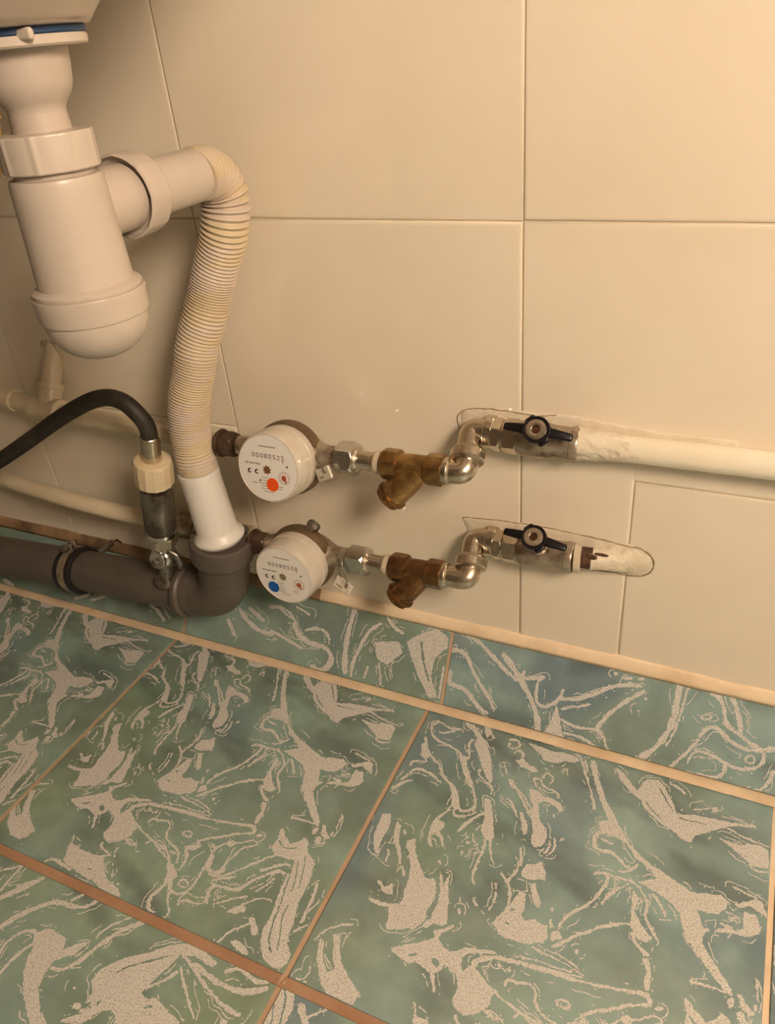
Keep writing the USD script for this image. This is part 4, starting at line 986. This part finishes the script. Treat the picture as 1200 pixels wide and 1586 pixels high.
HA = line((0.008, -0.045, 0.2812), (0.265, -0.045, 0.2872))
CA = line((0.016, -0.045, 0.1675), (0.265, -0.045, 0.1752))
meter("water_meter", "upper water meter with the round orange sticker on its dial", HA, 0.0945, math.radians(12), 0.0, "orange", (4.2, -14.8), "00080525", 0.0255, 0.1555, 0.15, False)
meter("water_meter", "lower water meter with the round blue sticker on its dial", CA, 0.0895, math.radians(3), 0.0, "blue", (-13.6, -16.0), "00080528", 0.0400, 0.1535, 0.35, True)

def seal(A, x, label, hang, m, spin):
    c = A(x)
    t = thing("seal_tag", label, "seal tag", c + hang)
    a = np.array((math.cos(spin), -0.25, math.sin(spin))); a /= np.linalg.norm(a)
    n = np.array((0.12, -0.9, 0.35)); n -= a * (a @ n); n /= np.linalg.norm(n)
    b = np.cross(n, a)
    p = c + hang
    part(t, "plate", rbox((0.0205, 0.0120, 0.0030), p, 0.0010, (a, b, n)), M[m])
    part(t, "plate_rib", cat(rbox((0.0040, 0.0022, 0.0010), p + n * 0.0016 + a * 0.004 + b * 0.0012, 0.0004, (a, b, n)), rbox((0.0070, 0.0012, 0.0010), p + n * 0.0016 - a * 0.003 - b * 0.0022, 0.0004, (a, b, n))), M["ink_olive"], label="dark stamped marks")
    w = resample([c + (-0.006, -0.012, 0.008), c + (-0.004, -0.016, 0.004), p + a * 0.004 + b * 0.003 + n * 0.002, p - a * 0.004 + b * 0.004, c + (-0.010, -0.012, -0.002), c + (-0.012, -0.008, 0.010)], 40)
    part(t, "wire", tube(w, 0.00055, 8), M["dull_steel"])
seal(HA, 0.136, "clear plastic seal tag wired beside upper meter's chrome nut", np.array((0.004, -0.021, -0.006)), "tag_plastic", 0.55)
seal(CA, 0.146, "clear plastic seal tag hanging below lower meter's chrome nut", np.array((-0.006, -0.016, -0.022)), "tag_plastic", -0.35)
t = thing("seal_lump", "dark wired lump on top of the lower meter's ring", "seal", CA(0.098) + (0.0, 0.004, 0.028))
part(t, "lump", lathe(CA(0.1020) + (0, 0.004, 0.0275), (0.2, -0.6, 0.75), [(0.002, -0.003), (0.0062, -0.0015), (0.0072, 0.003), (0.0058, 0.0065), (0.0020, 0.0075)], 18, rib=lambda a, k: 1 + 0.12 * np.sin(3 * a + k)), M["dirty_metal"])

def strainer(label, A, x0, x1, end, metal, dark):
    d = A(1) - A(0); d /= np.linalg.norm(d)
    o = A((x0 + x1) / 2 + 0.0065)
    t = thing("strainer", label, "pipe strainer", A((x0 + x1) / 2) - (0, 0, 0.03))
    part(t, "body", lathe(A(x0 + 0.010), d, [(0.0118, 0), (0.0108, 0.004), (0.0112, 0.020), (0.0112, x1 - x0 - 0.024), (0.0118, x1 - x0 - 0.020)], 36), M[metal])
    part(t, "end_hex", hexnut(A(x0), d, 0.0140, 0.0150, 0.0010, phase=0.2, sides=8), M[metal])
    part(t, "end_hex", hexnut(A(x1 - 0.0150), d, 0.0140, 0.0150, 0.0010, phase=0.2, sides=8), M[metal if not dark else "brass_dark"])
    b = np.array(end) - o; bl = np.linalg.norm(b); b /= bl
    part(t, "branch", lathe(o, b, [(0.0096, -0.006), (0.0112, 0.002), (0.0128, 0.012), (0.0130, bl - 0.006)], 36), M[metal if not dark else "brass_dark"])
    part(t, "cap_flange", lathe(o + b * (bl - 0.0075), b, [(0.0128, 0), (0.0146, 0.0006), (0.0150, 0.0020), (0.0146, 0.0034), (0.0120, 0.0040)], 40), M["brass_dark"])
    part(t, "cap", hexnut(o + b * (bl - 0.0040), b, 0.0135, 0.0048, 0.0009, phase=0.5), M["brass_dark"])
    return t
strainer("mottled brass Y strainer in the upper run below the elbow", HA, 0.1905, 0.2470, (0.1960, -0.0560, 0.2560), "brass_brown", False)
strainer("dark smooth brass Y strainer in the lower run near floor", CA, 0.1885, 0.2400, (0.1955, -0.0560, 0.1440), "brass_dark", True)

def elbow(label, p0, corner, p1, col0, col1, r=0.0102):
    """nickel elbow; col0 / col1: (radius, length) of the collars at its ends"""
    t = thing("pipe_elbow", label, "pipe elbow", corner - np.array((0, 0, 0.012)))
    q = bend(p0, corner, p1, 0.0085, 14)
    part(t, "bend", tube(q, r, 32), M["nickel"])
    for p, c2 in ((q[0], col0), (q[-1], col1)):
        if c2:
            d = (corner - p); d /= np.linalg.norm(d)
            R, l = c2
            part(t, "collar", lathe(p - d * 0.0005, d, [(r * 0.9, 0), (R - 0.0008, 0.0003), (R, 0.0012), (R, l - 0.0015), (R - 0.0008, l - 0.0004), (r, l + 0.0006)], 36), M["nickel"])
    return t

def run(A, xs, topc, axis_y, axis_z, words):
    lo, hi = A(0.2655), np.array(topc)
    mid = lo + (hi - lo) * 0.42
    elbow(words[0], A(axis_y), lo, mid + (hi - lo) * 0.06, (0.0122, 0.0070), (0.0150, 0.0100))
    elbow(words[1], mid + (hi - lo) * 0.07, hi, hi + np.array((0.0215, 0.0, 0.0)), (0.0134, 0.0034), (0.0140, 0.0090))
run(HA, None, (0.2595, -0.0115, 0.3115), 0.2465, 0, ("lower nickel elbow right of the mottled strainer in upper run", "upper nickel elbow turning toward the upper black handled valve"))
run(CA, None, (0.2595, -0.0115, 0.1990), 0.2390, 0, ("lower nickel elbow right of the dark strainer in lower run", "upper nickel elbow turning toward the lower black handled valve"))

def valve(label, y, z, stem, reach, handle_turn, dirty):
    t = thing("ball_valve", label, "valve", (0.318, y, z - 0.0145))
    d = (1, 0, 0)
    P = lambda x: np.array((x, y, z))
    part(t, "union_hex", hexnut(P(0.2805), d, 0.0146, 0.0080, 0.0010, phase=0.25), M["nickel"])
    part(t, "union_collar", lathe(P(0.2885), d, [(0.0120, 0), (0.0125, 0.0005), (0.0125, 0.0022), (0.0120, 0.0028)], 32), M["nickel"])
    part(t, "end_hex", hexnut(P(0.2905), d, 0.0152, 0.0125, 0.0010, phase=0.25), M["nickel"])
    part(t, "body", lathe(P(0.3020), d, [(0.0125, 0), (0.0142, 0.0012), (0.0150, 0.006), (0.0152, 0.016), (0.0146, 0.025), (0.0136, 0.030), (0.0136, 0.044), (0.0142, 0.0445), (0.0142, 0.0495), (0.0132, 0.0510)], 40), M["valve_metal" if not dirty else "dirty_metal" if dirty == 2 else "valve_metal"])
    s = np.array(stem, float); s /= np.linalg.norm(s)
    o = P(0.3235)
    part(t, "stem", lathe(o + s * 0.011, s, [(0.0078, 0), (0.0078, 0.006), (0.0055, 0.007), (0.0055, reach - 0.011)], 24), M["valve_metal"])
    h = o + s * reach
    X = np.array((math.cos(handle_turn), 0, 0)) ; X = X + np.cross(s, np.array((1.0, 0, 0))) * math.sin(handle_turn); X -= s * (X @ s); X /= np.linalg.norm(X)
    Y = np.cross(s, X)
    hub = lathe(h, s, [(0.0078, 0.0036), (0.0090, 0.0044), (0.0106, 0.0044), (0.0110, 0.0036), (0.0112, -0.0030), (0.0100, -0.0046), (0.0060, -0.0046)], 40)
    wings = []
    for sg in (-1, 1):
        c0 = h + X * sg * 0.0095; c1 = h + X * sg * 0.0185 - s * 0.0012; c2 = h + X * sg * 0.0265 - s * 0.0030
        balls = lambda c, w, th: [m3.Manifold.sphere(th, 12).translate(list(c + Y * w)), m3.Manifold.sphere(th, 12).translate(list(c - Y * w))]
        wings.append(m3.Manifold.batch_hull(balls(c0, 0.0022, 0.0022) + balls(c1, 0.0018, 0.0020)))
        wings.append(m3.Manifold.batch_hull(balls(c1, 0.0018, 0.0020) + balls(c2, 0.0014, 0.0018)))
        wings.append(m3.Manifold.batch_hull(balls(c0 - Y * 0.005 * sg, 0.0016, 0.0018) + balls(h + X * sg * 0.006 - Y * 0.009 * sg, 0.0014, 0.0018)))
    hd_ = part(t, "handle", cat(hub, *wings), M["black_plastic"], label="black two-winged handle")
    part(hd_, "handle_nut", lathe(h + s * 0.0005, s, [(0.0090, 0), (0.0090, 0.0030), (0.0080, 0.0046), (0.0050, 0.0050), (0.0034, 0.0044), (0.0030, 0.0022)], 36), M["nickel"])
    part(hd_, "handle_screw", lathe(h + s * 0.0010, s, [(0.0032, 0), (0.0032, 0.0022), (0.0022, 0.0030)], 16), M["brass_dark"])
    return t
valve("upper ball valve with black winged handle on the thick painted pipe", -0.0135, 0.3105, (0, -0.76, 0.65), 0.0305, -0.06, 0)
valve("lower ball valve with black winged handle and grimy body", -0.0135, 0.1975, (0, -0.62, 0.78), 0.0400, -0.10, 1)

# ------------------------------------------------------------------ right-hand pipe and the plaster round the valves
rp2 = thing("water_pipe", "thick glossy cream painted pipe running right from the upper valve", "pipe", (0.70, -0.0125, 0.302))
xx = np.linspace(0.350, XR - 0.005, 150)
wobble = lambda k, t: 1 + 0.025 * (meshkit.fbm(np.stack([np.full_like(t, xx[k] * 60), np.cos(t) * 2, np.sin(t) * 2], -1), 2, 3) - 0.5)
part(rp2, "pipe", tube(np.stack([xx, np.full_like(xx, -0.0125), 0.3112 + 0.0012 * np.sin((xx - 0.35) * 9)], 1), np.where(xx < 0.372, 0.0120, 0.0108), 36, wob=wobble), M["pipe_paint_bright"], smooth=True)

def blob(points, seed, height, y0=-0.00045, edge=0.004, smooth_up=0.3, n=(90, 34)):
    """plaster smeared on the wall: an outline in (x, z), domed and lumpy"""
    poly = Polygon(points).buffer(0.004).buffer(-0.004)
    x0, z0, x1, z1 = poly.bounds
    X, Z = np.meshgrid(np.linspace(x0, x1, n[0]), np.linspace(z0, z1, n[1]), indexing="ij")
    pts = shapely.points(X.ravel(), Z.ravel())
    dist = shapely.distance(pts, poly.exterior).reshape(X.shape); ins = shapely.contains(poly, pts).reshape(X.shape)
    h = np.where(ins, np.clip(dist / edge, 0, 1) ** 0.6, -0.3)
    nz = meshkit.fbm(np.stack([X * 140, Z * 140, X * 0 + seed], -1), 4, seed)
    Y = y0 - np.where(ins, height * h * (0.55 + 0.9 * nz), -0.001)
    i = np.arange(X.size).reshape(X.shape)
    q = ins[:-1, :-1] | ins[1:, :-1] | ins[1:, 1:] | ins[:-1, 1:]
    F = np.vstack([np.stack([i[:-1, :-1][q], i[1:, :-1][q], i[1:, 1:][q]], 1), np.stack([i[:-1, :-1][q], i[1:, 1:][q], i[:-1, 1:][q]], 1)])
    used = np.unique(F); back = np.full(X.size, -1); back[used] = np.arange(len(used))
    return np.stack([X.ravel(), Y.ravel(), Z.ravel()], 1)[used], back[F]
ph1 = thing("plaster_patch", "rough plaster filling round the upper valve and elbow", "plaster patch", (0.325, 0.0, 0.285))
part(ph1, "smear", blob([(0.245, 0.290), (0.247, 0.3235), (0.262, 0.3262), (0.30, 0.3275), (0.34, 0.3295), (0.372, 0.3265), (0.41, 0.3235), (0.47, 0.3225), (0.47, 0.302), (0.40, 0.299), (0.352, 0.2955), (0.33, 0.292), (0.300, 0.2905), (0.272, 0.2925)], 5, 0.0005), M["plaster"], smooth=True)
def lump(c, r, seed, sq=(1, 1, 1)):
    s = trimesh.creation.icosphere(3, 1.0)
    v = s.vertices * (1 + 0.25 * (meshkit.fbm(s.vertices * 2.2 + seed, 3, seed)[:, None] - 0.5))
    return np.asarray(c) + v * r * np.array(sq), s.faces
def crust(c0, c1, r0, r1, rough, seed, seg=40, n=46):
    """plaster daubed round a pipe, its edge breaking up irregularly"""
    q = np.linspace(c0, c1, n)
    k2 = np.linspace(0, 1, n)
    wob = lambda k, t: 1 + rough * (meshkit.fbm(np.stack([np.full_like(t, k * 0.13), np.cos(t) * 2.3 + seed, np.sin(t) * 2.3], -1), 4, seed) - 0.5)
    return tube(q, r0 + (r1 - r0) * k2, seg, wob=wob)
part(ph1, "daub", crust((0.349, -0.0128, 0.3112), (0.405, -0.0124, 0.3112), 0.0132, 0.0102, 0.34, 5), M["plaster"], smooth=True, label="rough plaster daubed where the pipe starts")
pc1 = thing("plaster_patch", "round-ended plaster patch right of the lower valve", "plaster patch", (0.335, 0.0, 0.165))
part(pc1, "smear", blob([(0.243, 0.2130), (0.297, 0.2165), (0.33, 0.2165), (0.358, 0.2145), (0.40, 0.2120), (0.412, 0.2085), (0.419, 0.2010), (0.4195, 0.1930), (0.416, 0.1860), (0.407, 0.1810), (0.36, 0.1795), (0.33, 0.179), (0.30, 0.1800), (0.272, 0.184), (0.252, 0.188)], 9, 0.0006), M["plaster"], smooth=True)
part(pc1, "pipe_end", lathe((0.3525, -0.0130, 0.1975), (1, 0.12, 0.0), [(0.0100, 0), (0.0130, 0.0008), (0.0130, 0.0058), (0.0100, 0.0066)], 32), M["tape_white"], label="pale thread end of the buried pipe")
part(pc1, "pipe", lathe((0.3580, -0.0100, 0.1975), (1, 0.12, 0.0), [(0.0092, 0), (0.0096, 0.001), (0.0096, 0.0105)], 32), M["rust_hole"], label="dark rusty pipe seen through the broken plaster")
part(pc1, "filling", cat(crust((0.3650, -0.0100, 0.1972), (0.3990, 0.0030, 0.1965), 0.0098, 0.0128, 0.30, 9), lump((0.3990, 0.0005, 0.1962), 0.0125, 12, (1.5, 0.34, 1.06))), M["plaster"], smooth=True)
part(pc1, "broken_hole", cat(lump((0.3690, -0.0165, 0.2045), 0.0030, 2, (1.6, 0.6, 0.9)), lump((0.3765, -0.0130, 0.2062), 0.0018, 9, (3.4, 0.8, 0.7))), M["rust_hole"], smooth=True, label="dark broken edge of the plaster")
def crack(parent, pts, seed, r=0.00035):
    q = resample([(x, -0.0010, z) for x, z in pts], 90)
    q[:, 2] += 0.0016 * (meshkit.fbm(np.c_[q[:, 0] * 160, q[:, 2] * 160, np.full(90, seed)], 3, 5) - 0.5)
    rr = r * (0.35 + 1.3 * meshkit.fbm(np.c_[q[:, 0] * 220, q[:, 2] * 220, np.full(90, seed + 3.0)], 2, 6))
    part(parent, "crack", tube(q, rr, 6), M["crack"], smooth=True)
crack(ph1, [(0.2465, 0.305), (0.247, 0.3215), (0.256, 0.3252), (0.29, 0.3268), (0.33, 0.3285)], 1)
crack(pc1, [(0.245, 0.2125), (0.28, 0.2155), (0.33, 0.2165), (0.37, 0.2140), (0.405, 0.2110)], 2)
crack(pc1, [(0.402, 0.2112), (0.413, 0.2080), (0.4188, 0.2005), (0.4190, 0.1930), (0.4155, 0.1862), (0.406, 0.1812)], 3, 0.0005)
crack(pc1, [(0.33, 0.1800), (0.36, 0.1797), (0.39, 0.1805), (0.405, 0.1812)], 4)
